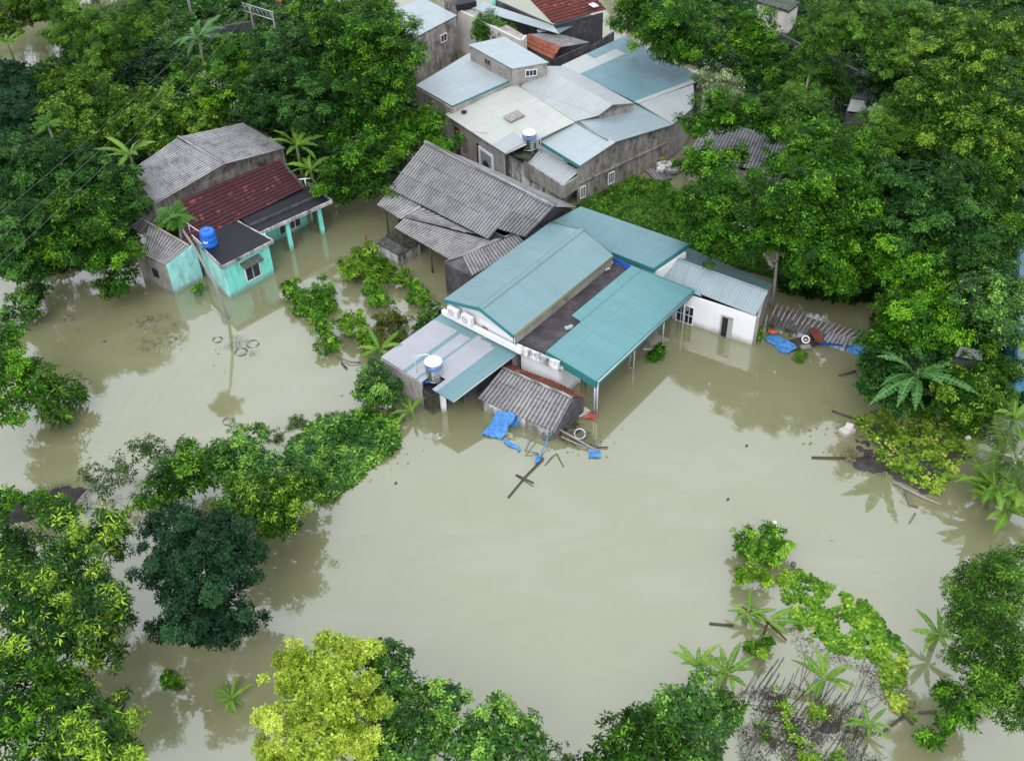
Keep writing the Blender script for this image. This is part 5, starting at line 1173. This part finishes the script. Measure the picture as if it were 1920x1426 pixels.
weed('undergrowth', 'added leaves hiding bright water at the water line below the shaded tree', [(1460, 500), (1640, 515), (1655, 560), (1600, 572), (1500, 556), (1462, 545)], 1500, 'dark', -9, 1.6, 35, **UG)
weed('undergrowth', 'added leaves hiding bright water between the small pool and the yellow-green trees', [(115, 50), (270, 70), (360, 130), (280, 165), (190, 140), (125, 125)], 1700, 'dark', -9, 1.4, 36, **UG)
weed('undergrowth', 'added gap-darkening leaves behind the right end of the pale gable roof', [(440, 210), (560, 230), (620, 300), (600, 345), (550, 320), (530, 262), (470, 232)], 1500, 'dark', -9, 1.4, 37, **UG)
weed('undergrowth', 'added gap-darkening leaves under the trees of the right bank', [(1640, 610), (1760, 560), (1960, 560), (1960, 760), (1840, 770), (1700, 760), (1640, 700)], 4000, 'dark', -9, 1.2, 34, **UG)
weed('creeper', 'bright creeping weed mass left of the mossy cistern', [(545, 830), (580, 800), (640, 790), (690, 772), (745, 790), (748, 840), (700, 870), (660, 910), (615, 945), (570, 920), (540, 880)], 2600, 'shine', -9, .55, 25, .7, L=.25)
weed('creeper', 'sparse weed scum at the upper edge of the creeping mass', [(480, 800), (560, 780), (660, 770), (740, 765), (760, 790), (640, 800), (560, 830), (500, 830)], 420, 'sparse', .02, .2, 26, .8)
weed('reed_weed', 'scattered weed tufts among the sticks at the bottom right', [(1385, 1300), (1480, 1290), (1600, 1330), (1660, 1430), (1380, 1430)], 420, 'bushlime', .32, .3, 27, .9)
weed('bank_weed', 'weed tufts around the muddy bank beneath the right trees', [(1600, 620), (1700, 720), (1860, 760), (1900, 840), (1830, 830), (1700, 780), (1620, 740)], 900, 'bushy', -.1, .5, 28, .5)
# muddy banks, broken by shallow water
def mud(name, label, poly, seed, hi=.05, lo=0.0):
    W = [P(*q) for q in poly]; pl = [(w.x, w.y) for w in W]; xs, ys = np.array(pl).T; s = .13
    gx, gy = np.meshgrid(np.arange(xs.min()-1, xs.max()+1, s), np.arange(ys.min()-1, ys.max()+1, s)); n0, n1 = gx.shape
    x, y = gx.ravel(), gy.ravel(); k = inside(pl, x+.5*fnoise(x, y, .9, seed+3), y+.5*fnoise(x, y, .9, seed+8)).astype(float).reshape(n0, n1)
    for _ in range(6): k = (k+np.roll(k, 1, 0)+np.roll(k, -1, 0)+np.roll(k, 1, 1)+np.roll(k, -1, 1))/5
    z = (k-.62)*.16+hi*fnoise(x, y, .8, seed).reshape(n0, n1)+.6*hi*fnoise(x, y, 3.0, seed+5).reshape(n0, n1)
    z = np.clip(z-lo, -.15, .2); vid = np.arange(n0*n1).reshape(n0, n1); m = (k[:-1, :-1] > .05)
    Q = np.stack([vid[:-1, :-1][m], vid[:-1, 1:][m], vid[1:, 1:][m], vid[1:, :-1][m]], 1)
    me = bpy.data.meshes.new(name); me.from_pydata(list(zip(x.tolist(), y.tolist(), z.ravel().tolist())), [], Q.tolist()); me.materials.append(M['mud'])
    me.polygons.foreach_set('use_smooth', np.ones(len(Q), bool)); me.update()
    o = bpy.data.objects.new(name, me); COL.objects.link(o); return tag(o, label, None, None, 'structure')
mud('mud_bank', 'dark wet mud bank under the yellow-green floating weed', [(1585, 855), (1612, 800), (1700, 775), (1820, 790), (1835, 840), (1790, 890), (1740, 935), (1680, 910), (1620, 880)], 3, .09, .035)
mud('mud_bank', 'dark earth bank at the left edge below the brown inlet', [(-10, 925), (60, 930), (130, 912), (160, 925), (110, 948), (60, 978), (-10, 985)], 5, .08)
mud('mud_bank', 'dark silt showing between the slanting sticks at the bottom right', [(1390, 1300), (1470, 1285), (1500, 1320), (1590, 1350), (1640, 1435), (1400, 1440)], 9, .10, .095)
# ================================================================ debris and small things
def stick(label, pts, r=.05, mat='timber', name='pole', cat='pole', group=None):
    return solo(name, MB().tube([P(*p) for p in pts], r, 6), M[mat], label, cat, group)
GP = 'poles and sticks afloat'
stick('long dark bamboo pole of the cross afloat in open water', [(953, 932, .04), (985, 893, .06), (1019, 858, .10)], .05, 'timber_dark', group=GP)
stick('short dark stick crossing the long pole in open water', [(968, 890, .03), (1000, 905, .14)], .055, 'timber_dark', group=GP)
stick('pale pole reaching from the broken shed toward the blue rag', [(1040, 800, .5), (1080, 822, .35), (1120, 845, .12)], .05, 'bark_pale', group=GP)
stick('second pale pole alongside the one by the broken shed', [(1052, 818, .3), (1085, 833, .2), (1104, 838, .08)], .04, 'bark_pale', group=GP)
stick('thin dark stick lying level beyond the pale poles', [(1118, 838, .05), (1140, 838, .08)], .04, 'timber_dark', group=GP)
stick('thin forked twig left of the blue rag, nearly drowned', [(1022, 872, .02), (1035, 856, .06), (1044, 850, .05), (1050, 862, .04), (1057, 875, .02)], .025, 'timber_dark', 'twig', 'twig', GP)
stick('rusty red rod standing in the water by the yellow-green bush', [(687, 470, -.5), (686, 438, 1.4)], .045, 'red', 'rod', 'rod')
for i, (pts, l, m) in enumerate((
    ([(1560, 770, .05), (1598, 783, .12)], 'dark driftwood branch left of the muddy bank', 'timber_dark'),
    ([(1522, 857, .05), (1585, 858, .10)], 'dark pole pointing left out of the muddy bank', 'timber_dark'),
    ([(1572, 704, .08), (1605, 695, .15)], 'short stick at the water edge under the right trees', 'timber_dark'),
    ([(1605, 700, .15), (1612, 730, .15), (1620, 750, .1)], 'crooked branch along the right water edge', 'timber'),
    ([(1675, 903, .12), (1722, 928, .1), (1765, 946, .06)], 'long pale bamboo pole below the yellow-green weed', 'bark_pale'),
    ([(1697, 920, .1), (1705, 945, .06), (1722, 950, .05)], 'forked grey branch below the long bamboo pole', 'timber'),
    ([(1705, 980, .03), (1716, 962, .06)], 'tiny stick afloat below the forked branch', 'timber'),
    ([(1722, 1335, .08), (1755, 1333, .1)], 'dark stick sticking out of the low bush at lower right', 'timber_dark'),
    ([(1690, 1335, .08), (1712, 1357, .1)], 'black log end left of the tiny leaf clump', 'timber_dark'),
    ([(1650, 1375, .05), (1695, 1340, .08)], 'dark log lying below the weed tail', 'timber_dark'),
    ([(1330, 1168, .04), (1375, 1172, .06)], 'dark drowned stem left of the fallen banana', 'timber_dark'),
    ([(632, 668, .1), (655, 678, .15), (675, 680, .1)], 'grey driftwood left of the banana with two leaves', 'timber'),
    ([(640, 680, .05), (650, 690, .08)], 'small twig under the grey driftwood', 'timber_dark'),
    ([(1005, 800, .6), (985, 845, .2), (1010, 850, .05)], 'thin bent cane in front of the blue tarpaulin', 'timber'))):
    stick(l, pts, .06 if m != 'timber' else .045, m, 'branch' if 'branch' in l or 'driftwood' in l else 'pole', 'driftwood', GP)
# sticks of the drowned trellis: reed bed
rng = np.random.default_rng(77); mb = MB()
for k in range(200):
    x, y = rng.uniform(1385, 1625), rng.uniform(1285, 1435)
    if x > 1640-(1430-y)*.35 or (x > 1500 and y < 1310): continue
    a = (-1.08 if rng.random() < .9 else .4)+rng.normal(0, .20); l = rng.uniform(20, 95)
    mb.tube([P(x, y, rng.uniform(-.03, .03)), P(x+math.cos(a)*l, y+math.sin(a)*l, rng.uniform(.01, .14))], rng.uniform(.008, .018), 4)
o = put('stick_bed', mb, M['timber_dark']); tag(o, 'bed of dark slanting sticks in the water at the bottom right', 'sticks', None, 'stuff')
# rims of sunken jars
GJ = 'sunken jars'
def jar(px, py, R, label):
    c = P(px, py); mb = MB(); ring = [c+Vector((R*math.cos(k*.314), R*math.sin(k*.314), -.035+.03*math.sin(k*.9+px))) for k in range(21)]
    mb.tube(ring, .07, 6, False); return solo('sunken_jar', mb, M['jar'], label, 'jar', GJ)
jar(268, 599, .36, 'left rim of the pair of sunken jars near the stained wall'); jar(294, 597, .36, 'right rim of the pair of sunken jars near the stained wall')
jar(278, 648, .42, 'larger jar rim of the lower cluster in the left water'); jar(294, 640, .30, 'smaller jar rim touching the larger one in the left water')
jar(130, 598, .30, 'lone jar rim far left under the shiny bush'); jar(322, 636, .28, 'small jar rim right of the lower jar cluster')
jar(408, 637, .28, 'small jar rim beside the palm reflection'); jar(452, 660, .36, 'dark jar rim right of the palm reflection'); jar(474, 645, .36, 'rightmost dark jar rim in the left water')
jar(428, 790, .30, 'jar rim alone above the shiny leafed thicket'); jar(160, 716, .34, 'jar rim beside the finger leafed shrubs')
# tarpaulins
def cloth(name, label, corners, mat, cat, seed, wrink=.12, n=14, group=None):
    a, b, c, d = [P(*q) for q in corners]; mb = MB(); vs = []; mb.sm = True
    for j in range(n+1):
        for i in range(n+1):
            u, v = i/n, j/n; p = lerp(lerp(a, b, u), lerp(d, c, u), v)
            h = mnoise.noise(Vector((u*3.5+seed, v*3.5, seed)))+.5*mnoise.noise(Vector((u*9+seed, v*9, 2)))
            e = mnoise.noise(Vector((u*2+seed, v*2, 7)))
            vs.append(p+Vector((e*.15, e*.12, abs(h)*wrink+.02)))
    m = n+1; o = len(vs); vs += [p-UP*.015 for p in vs]
    fs = [[j*m+i, j*m+i+1, (j+1)*m+i+1, (j+1)*m+i] for j in range(n) for i in range(n)]; fs += [[o+k for k in f][::-1] for f in fs]
    mb.add(vs, fs); return solo(name, mb, M[mat], label, cat, group)
GTA = 'blue tarpaulins'
cloth('tarpaulin', 'blue tarpaulin hanging from the eave of the broken shed', [(918, 800, .15), (950, 812, .15), (968, 778, .95), (934, 768, 1.0)], 'tarp', 'tarpaulin', 3, .25, group=GTA)
cloth('tarpaulin', 'crumpled blue tarpaulin spread on the water by the broken shed', [(903, 815, .03), (941, 825, .03), (955, 800, .25), (918, 796, .25)], 'tarp', 'tarpaulin', 5, .2, group=GTA)
cloth('tarpaulin', 'strip of blue tarpaulin adrift below the crumpled one', [(943, 828, .02), (972, 848, .02), (976, 842, .05), (950, 822, .05)], 'tarp', 'tarpaulin', 8, .08, group=GTA)
cloth('tarpaulin', 'edge of blue tarpaulin tucked under the shed eave', [(960, 800, .1), (972, 800, .1), (976, 786, .7), (962, 780, .8)], 'tarp', 'tarpaulin', 9, .2, group=GTA)
cloth('tarpaulin', 'blue rag floating at the end of the pale poles', [(1104, 858, .03), (1126, 858, .03), (1126, 844, .06), (1106, 844, .06)], 'tarp', 'rag', 11, .18, group=GTA)
cloth('tarpaulin', 'small blue scrap tied to the long bamboo pole', [(1003, 868, .06), (1013, 866, .06), (1014, 854, .14), (1005, 855, .14)], 'tarp', 'rag', 12, .15, group=GTA)
cloth('tarpaulin', 'flat light blue tarpaulin floating beside the collapsed shelter', [(1434, 636, .06), (1474, 664, .05), (1494, 652, .08), (1450, 622, .15)], 'tarp', 'tarpaulin', 14, .12, group=GTA)
cloth('tarpaulin', 'deep blue tarpaulin hanging in the middle of the collapsed shelter', [(1535, 645, .1), (1580, 652, .1), (1580, 640, .5), (1540, 632, .6)], 'tarp_deep', 'tarpaulin', 15, .2, group=GTA)
cloth('tarpaulin', 'bright blue tarpaulin at the right end of the collapsed shelter', [(1580, 655, .05), (1620, 672, .05), (1628, 652, .3), (1592, 642, .4)], 'tarp', 'tarpaulin', 16, .2, group=GTA)
solo('rope', MB().tube([P(1030, 808, .5), P(1025, 828, .3), P(1017, 845, .15), P(1012, 860, .1)], .035, 5), M['tarp'], 'blue cord from the broken shed to the small blue scrap', 'cord')
# heap by the shelter
c = P(1511, 636, .35); t = thing('electric_fan', 'white round fan lying in front of the collapsed shelter', 'fan', c)
put('rim', MB().tube([c+Vector((.22*math.cos(k*.35), .16*math.sin(k*.35), .14*math.sin(k*.35))) for k in range(19)], .05, 6), M['whitepaint'], t)
put('blade', MB().lathe(c, [(.13, -.02), (.13, .02), (.05, .05)], 16), M['galv'], t)
solo('crate', MB().box(P(1511, 651, .12), (.62, .42, .12), .2).box(P(1511, 651, .2), (.5, .3, .04), .2), M['concrete'], 'pale grey tray floating under the white fan', 'tray')
solo('mud_heap', MB().box(P(1500, 645, .0), (2.2, 1.0, .16), .3).box(P(1518, 642, .08), (1.1, .7, .12), .8), M['timber_dark'], 'dark raft of planks under the white fan', 'raft')
solo('basin', MB().lathe(P(1449, 624, .25), [(.15, 0), (.24, .12), (.25, .14), (.1, .03)], 14), M['orange'], 'orange plastic basin at the left end of the collapsed shelter', 'basin')
# bits by the broken shed
t = thing('debris_pile', 'tangle of broken rods and a wheel at the right corner of the broken shed', 'debris', P(1075, 810)); rng = np.random.default_rng(4)
for k in range(14):
    x, y = rng.uniform(1050, 1092), rng.uniform(790, 826); a = rng.uniform(0, 3.1); l = rng.uniform(8, 22)
    put('rod', MB().tube([P(x, y, rng.uniform(0, .6)), P(x+math.cos(a)*l, y-math.sin(a)*l*.7, rng.uniform(0, .5))], rng.uniform(.018, .04), 4), M['timber' if k % 2 else 'timber_dark'], t)
c = P(1087, 813, .25); put('wheel', MB().tube([c+Vector((.3*math.cos(k*.35), .26*math.sin(k*.35), .14*math.sin(k*.35))) for k in range(19)], .05, 6), M['galv'], t)
cloth('red_sheet', 'red plastic sheet in the water at the porch post', [(1090, 784, .03), (1118, 788, .03), (1120, 778, .12), (1100, 772, .3)], 'red', 'sheet', 21, .1)
c = P(1092, 772, .25); solo('board', MB().box(c, (.8, .5, .06), .6), M['cream'], 'pale board leaning between the shed and the red sheet', 'board')
c = P(1026, 815, .2); solo('tyre', MB().tube([c+Vector((.25*math.cos(k*.35), .2*math.sin(k*.35), .1*math.sin(k*.35))) for k in range(19)], .07, 6), M['jar'], 'small dark tyre in the water under the shed eave', 'tyre')
# floats
GF = 'white floats on the water'
for (x, y, l) in ((1451, 984, 'left one of the two white floats above the round shrub'), (1457, 991, 'right one of the two white floats above the round shrub'), (1814, 824, 'single white float at the right end of the muddy bank')):
    solo('float', MB().lathe(P(x, y, .05), [(.06, 0), (.15, .08), (.16, .16), (.10, .25), (.03, .28)], 14), M['whitepaint'], l, 'float', GF)
mb = MB()
for k in range(7): mb.tube([P(1432+k*5, 1000-k*1.5, .1), P(1440+k*6, 985+k*1.2, .12)], .05, 5)
solo('raft', mb, M['timber_dark'], 'small dark bamboo raft behind the two white floats', 'raft')
c = P(1588, 808, .15); mb = MB().box(c, (.75, .55, .3), .5); mb.box(c+Vector((.1, .1, .2)), (.45, .4, .25), 1.0); solo('foam_box', mb, M['cream'], 'dirty white foam block on the edge of the muddy bank', 'box')
solo('board', MB().box(P(1575, 806, .05), (.7, .12, .06), .4), M['bark_pale'], 'pale plank beside the dirty foam block', 'plank')
solo('bottle', MB().lathe(P(1487, 1059, .04), [(.05, 0), (.14, .03), (.14, .12), (.05, .16)], 10), M['jar'], 'dark floating can above the lime weed strip', 'can')
# speck litter
GL = 'specks of litter on the water'
rng = np.random.default_rng(8)
for i, (x, y) in enumerate(((1400, 835), (1453, 697), (1365, 935), (640, 740), (196, 640), (1560, 1010), (742, 905), (548, 1000), (1175, 640), (1330, 720))):
    solo('litter', MB().box(P(x, y, .03), (.16, .10, .05), rng.random()*3), M['cream' if i % 2 else 'timber_dark'], 'tiny speck of litter alone on open flood water', 'litter', GL)
# top left: railing, flag, white sign, road wall, wires
t = thing('railing', 'white bridge railing with crossed bars at the top edge', 'railing', P(485, 30))
a, b = P(456, 20, 2.2), P(514, 38, 2.2)
f = MB(); f.tube([a, b], .045, 5); f.tube([a+UP*.75, b+UP*.75], .045, 5); put('rail', f, M['galv'], t)
f = MB()
for k in range(7):
    u, u2 = k/7, (k+1)/7; f.tube([lerp(a, b, u), lerp(a, b, u2)+UP*.75], .022, 4); f.tube([lerp(a, b, u)+UP*.75, lerp(a, b, u2)], .022, 4)
put('lattice', f, M['galv'], t)
for u in (.25, .98): q = lerp(a, b, u); put('post', MB().tube([(q.x, q.y, -1), q+UP*.8], .07, 6), M['concrete'], t)
t = thing('flag_pole', 'pole with a drooping orange and blue festival flag at the top edge', 'flag', P(528, 55))
q = P(526, 52); put('pole', MB().tube([(q.x, q.y, -1), (q.x, q.y, 6.5)], .05, 6), M['timber'], t)
for z0, z1, m in ((5.6, 6.4, 'orange'), (4.6, 5.6, 'tarp_deep'), (3.6, 4.6, 'red'), (2.6, 3.6, 'orange')):
    f = MB(); f.hexa([Vector((q.x+.06, q.y, z0)), Vector((q.x+.5, q.y-.1, z0-.1)), Vector((q.x+.5, q.y-.06, z0-.1)), Vector((q.x+.06, q.y+.04, z0))], [Vector((q.x+.06, q.y, z1)), Vector((q.x+.45, q.y-.1, z1-.1)), Vector((q.x+.45, q.y-.06, z1-.1)), Vector((q.x+.06, q.y+.04, z1))]); put('stripe', f, M[m], t)
q = P(483, 72, 1.6); t = thing('cabinet', 'white metal box below the bridge railing', 'box', Vector((q.x, q.y, 0)))
put('casing', MB().box((q.x, q.y, 1.3), (.9, .6, 1.5), .3), M['whitepaint'], t); put('post', MB().tube([(q.x, q.y, -1), (q.x, q.y, .6)], .08, 6), M['concrete'], t)
w = MB(); w.wall(P(350, 60, 1.4), P(470, 40, 1.4), -1.5, .25); solo('road_wall', w, M['black_wall'], 'dark retaining wall behind the tall grey-green banana', 'wall')
q = P(362, 40); t = thing('power_pole', 'grey concrete pole behind the tall grey-green banana', 'pole', (q.x, q.y, 0))
put('shaft', MB().tube([(q.x, q.y, -1.5), (q.x, q.y, 6.5)], [.16, .11], 8), M['concrete'], t); put('crossarm', MB().box((q.x, q.y, 6.2), (1.6, .1, .12), .5), M['galv'], t)
def wire(label, a, b, sag, r=.008, group='overhead wires'):
    a, b = P(*a), P(*b); pts = [lerp(a, b, k/24)-UP*(sag*4*(k/24)*(1-k/24)) for k in range(25)]
    return solo('wire', MB().tube(pts, r, 4), M['cable'], label, 'wire', group)
wire('uppermost of three wires crossing the left trees', (430, 5, 9.5), (-40, 432, 9.5), .5)
wire('middle one of three wires crossing the left trees', (455, 12, 9.5), (-40, 480, 9.5), .5)
wire('lowest of three wires crossing the left trees', (468, 22, 9.3), (-40, 530, 9.3), .5)
wire('pale sagging cable from the red tiled roof to the grey house', (573, 342, 3.0), (728, 354, 3.3), .35, .03)
wire('thin line across the pale roofs down to the side wall', (870, 245, 3.6), (1240, 262, 3.4), .3, .012)
q = P(574, 350, 2.7); solo('bracket', MB().tube([q, q+UP*.7], .04, 5).tube([q+UP*.6-Vector((.4, 0, 0)), q+UP*.6+Vector((.4, .1, 0))], .04, 5), M['whitepaint'], 'white cable bracket at the corner of the red tiled roof', 'bracket')

style('twig', ((.016, .015, .013), (.036, .033, .028), (.080, .072, .058)), .42, .022, 4, 5, 9, .5)
weed('twig_mat', 'tangle of fine dark twigs and rotting stems among the slanting sticks', [(1385, 1295), (1480, 1285), (1530, 1300), (1600, 1340), (1640, 1400), (1660, 1435), (1390, 1435), (1380, 1360)], 1000, 'twig', .02, .06, 71, .8, cat='twigs')
weed('twig_mat', 'dark rotting twigs strewn over the muddy bank', [(1570, 860), (1605, 800), (1690, 780), (1760, 850), (1720, 910), (1640, 890)], 500, 'twig', -.2, .12, 72, .8, cat='twigs')
weed('twig_mat', 'dark scum of twigs along the edge of the lime weed strip', [(1470, 1160), (1530, 1205), (1610, 1235), (1690, 1265), (1730, 1340), (1690, 1350), (1600, 1270), (1500, 1230)], 420, 'twig', -.1, .06, 73, .8, cat='twigs')
weed('twig_mat', 'dim drowned rubbish around the sunken jars in the left water', [(250, 588), (330, 588), (335, 655), (300, 662), (258, 655)], 90, 'twig', .05, .02, 74, 1.2, cat='twigs')
weed('twig_mat', 'dim drowned rubbish around the jar rims by the palm reflection', [(395, 628), (490, 632), (490, 668), (430, 672), (395, 650)], 80, 'twig', .05, .02, 75, 1.2, cat='twigs')
weed('twig_mat', 'dead brush and twigs along the bank at the left edge', [(10, 930), (130, 905), (240, 890), (300, 930), (200, 960), (60, 985)], 500, 'twig', -.1, .3, 76, .8, cat='twigs')
# fallen leaves drifting along the banks
for i, (lab, poly, n) in enumerate((('scattered fallen leaves drifting along the lower left thicket', [(560, 960), (700, 860), (780, 800), (820, 830), (700, 930), (600, 1000)], 90),
    ('scattered fallen leaves drifting below the broken shed', [(850, 800), (1010, 870), (1140, 860), (1180, 800), (1100, 780), (1040, 830), (950, 850)], 70),
    ('scattered fallen leaves drifting along the right bank', [(1560, 690), (1610, 700), (1600, 790), (1560, 860), (1500, 850), (1520, 740)], 90),
    ('scattered fallen leaves drifting in the water left of the turquoise house', [(60, 600), (260, 560), (320, 580), (440, 620), (430, 700), (200, 700), (90, 680)], 80))):
    weed('leaf_litter', lab, poly, n//3, 'hyacinth', -.25, .03, 61+i, .4, L=.07, cat='leaf litter')

# the wood goes on beyond the picture: one mass of crowns
rng = np.random.default_rng(404); lobes = []
for k in range(130):
    y = rng.uniform(112, 185); x = rng.uniform(-.62, .62)*(y+20); lobes.append((x, y-140, rng.uniform(4, 7), rng.uniform(2.6, 4.6)))
for k in range(40):
    s = 1 if k % 2 else -1; y = rng.uniform(40, 112); x = s*(rng.uniform(5, 30)+.53*y+1); lobes.append((x, y-140, rng.uniform(3.5, 6), rng.uniform(2.2, 3.8)))
for k in range(14): lobes.append((rng.uniform(-76, -42), rng.uniform(108, 120)-140, rng.uniform(4.5, 8), rng.uniform(2.4, 3.6)))  # unseen crowns, added to darken what the small pool reflects
S = dict(LEAF['mango']); S['L'], S['W'], S['nr'], S['cr'] = S['L']*2.4, S['W']*2.4, S['nr']*.22, S['cr']*1.2
X, T = crown_arrays(lobes, S, rng)
o = bpy.data.objects.new('far_wood', mesh_from_arrays('far_wood', X, np.arange(len(X)).reshape(-1, 4), T, S['mat'])); COL.objects.link(o); o.location = (0, 140, 0)
tag(o, 'dark wood running on behind the houses and beyond the trees', 'wood', None, 'stuff')
weed('twig_mat', 'matted twigs and rubbish at the right corner of the broken shed', [(1030, 800), (1075, 790), (1110, 810), (1118, 842), (1090, 840), (1050, 828)], 200, 'twig', -.1, .25, 78, .8, cat='twigs')
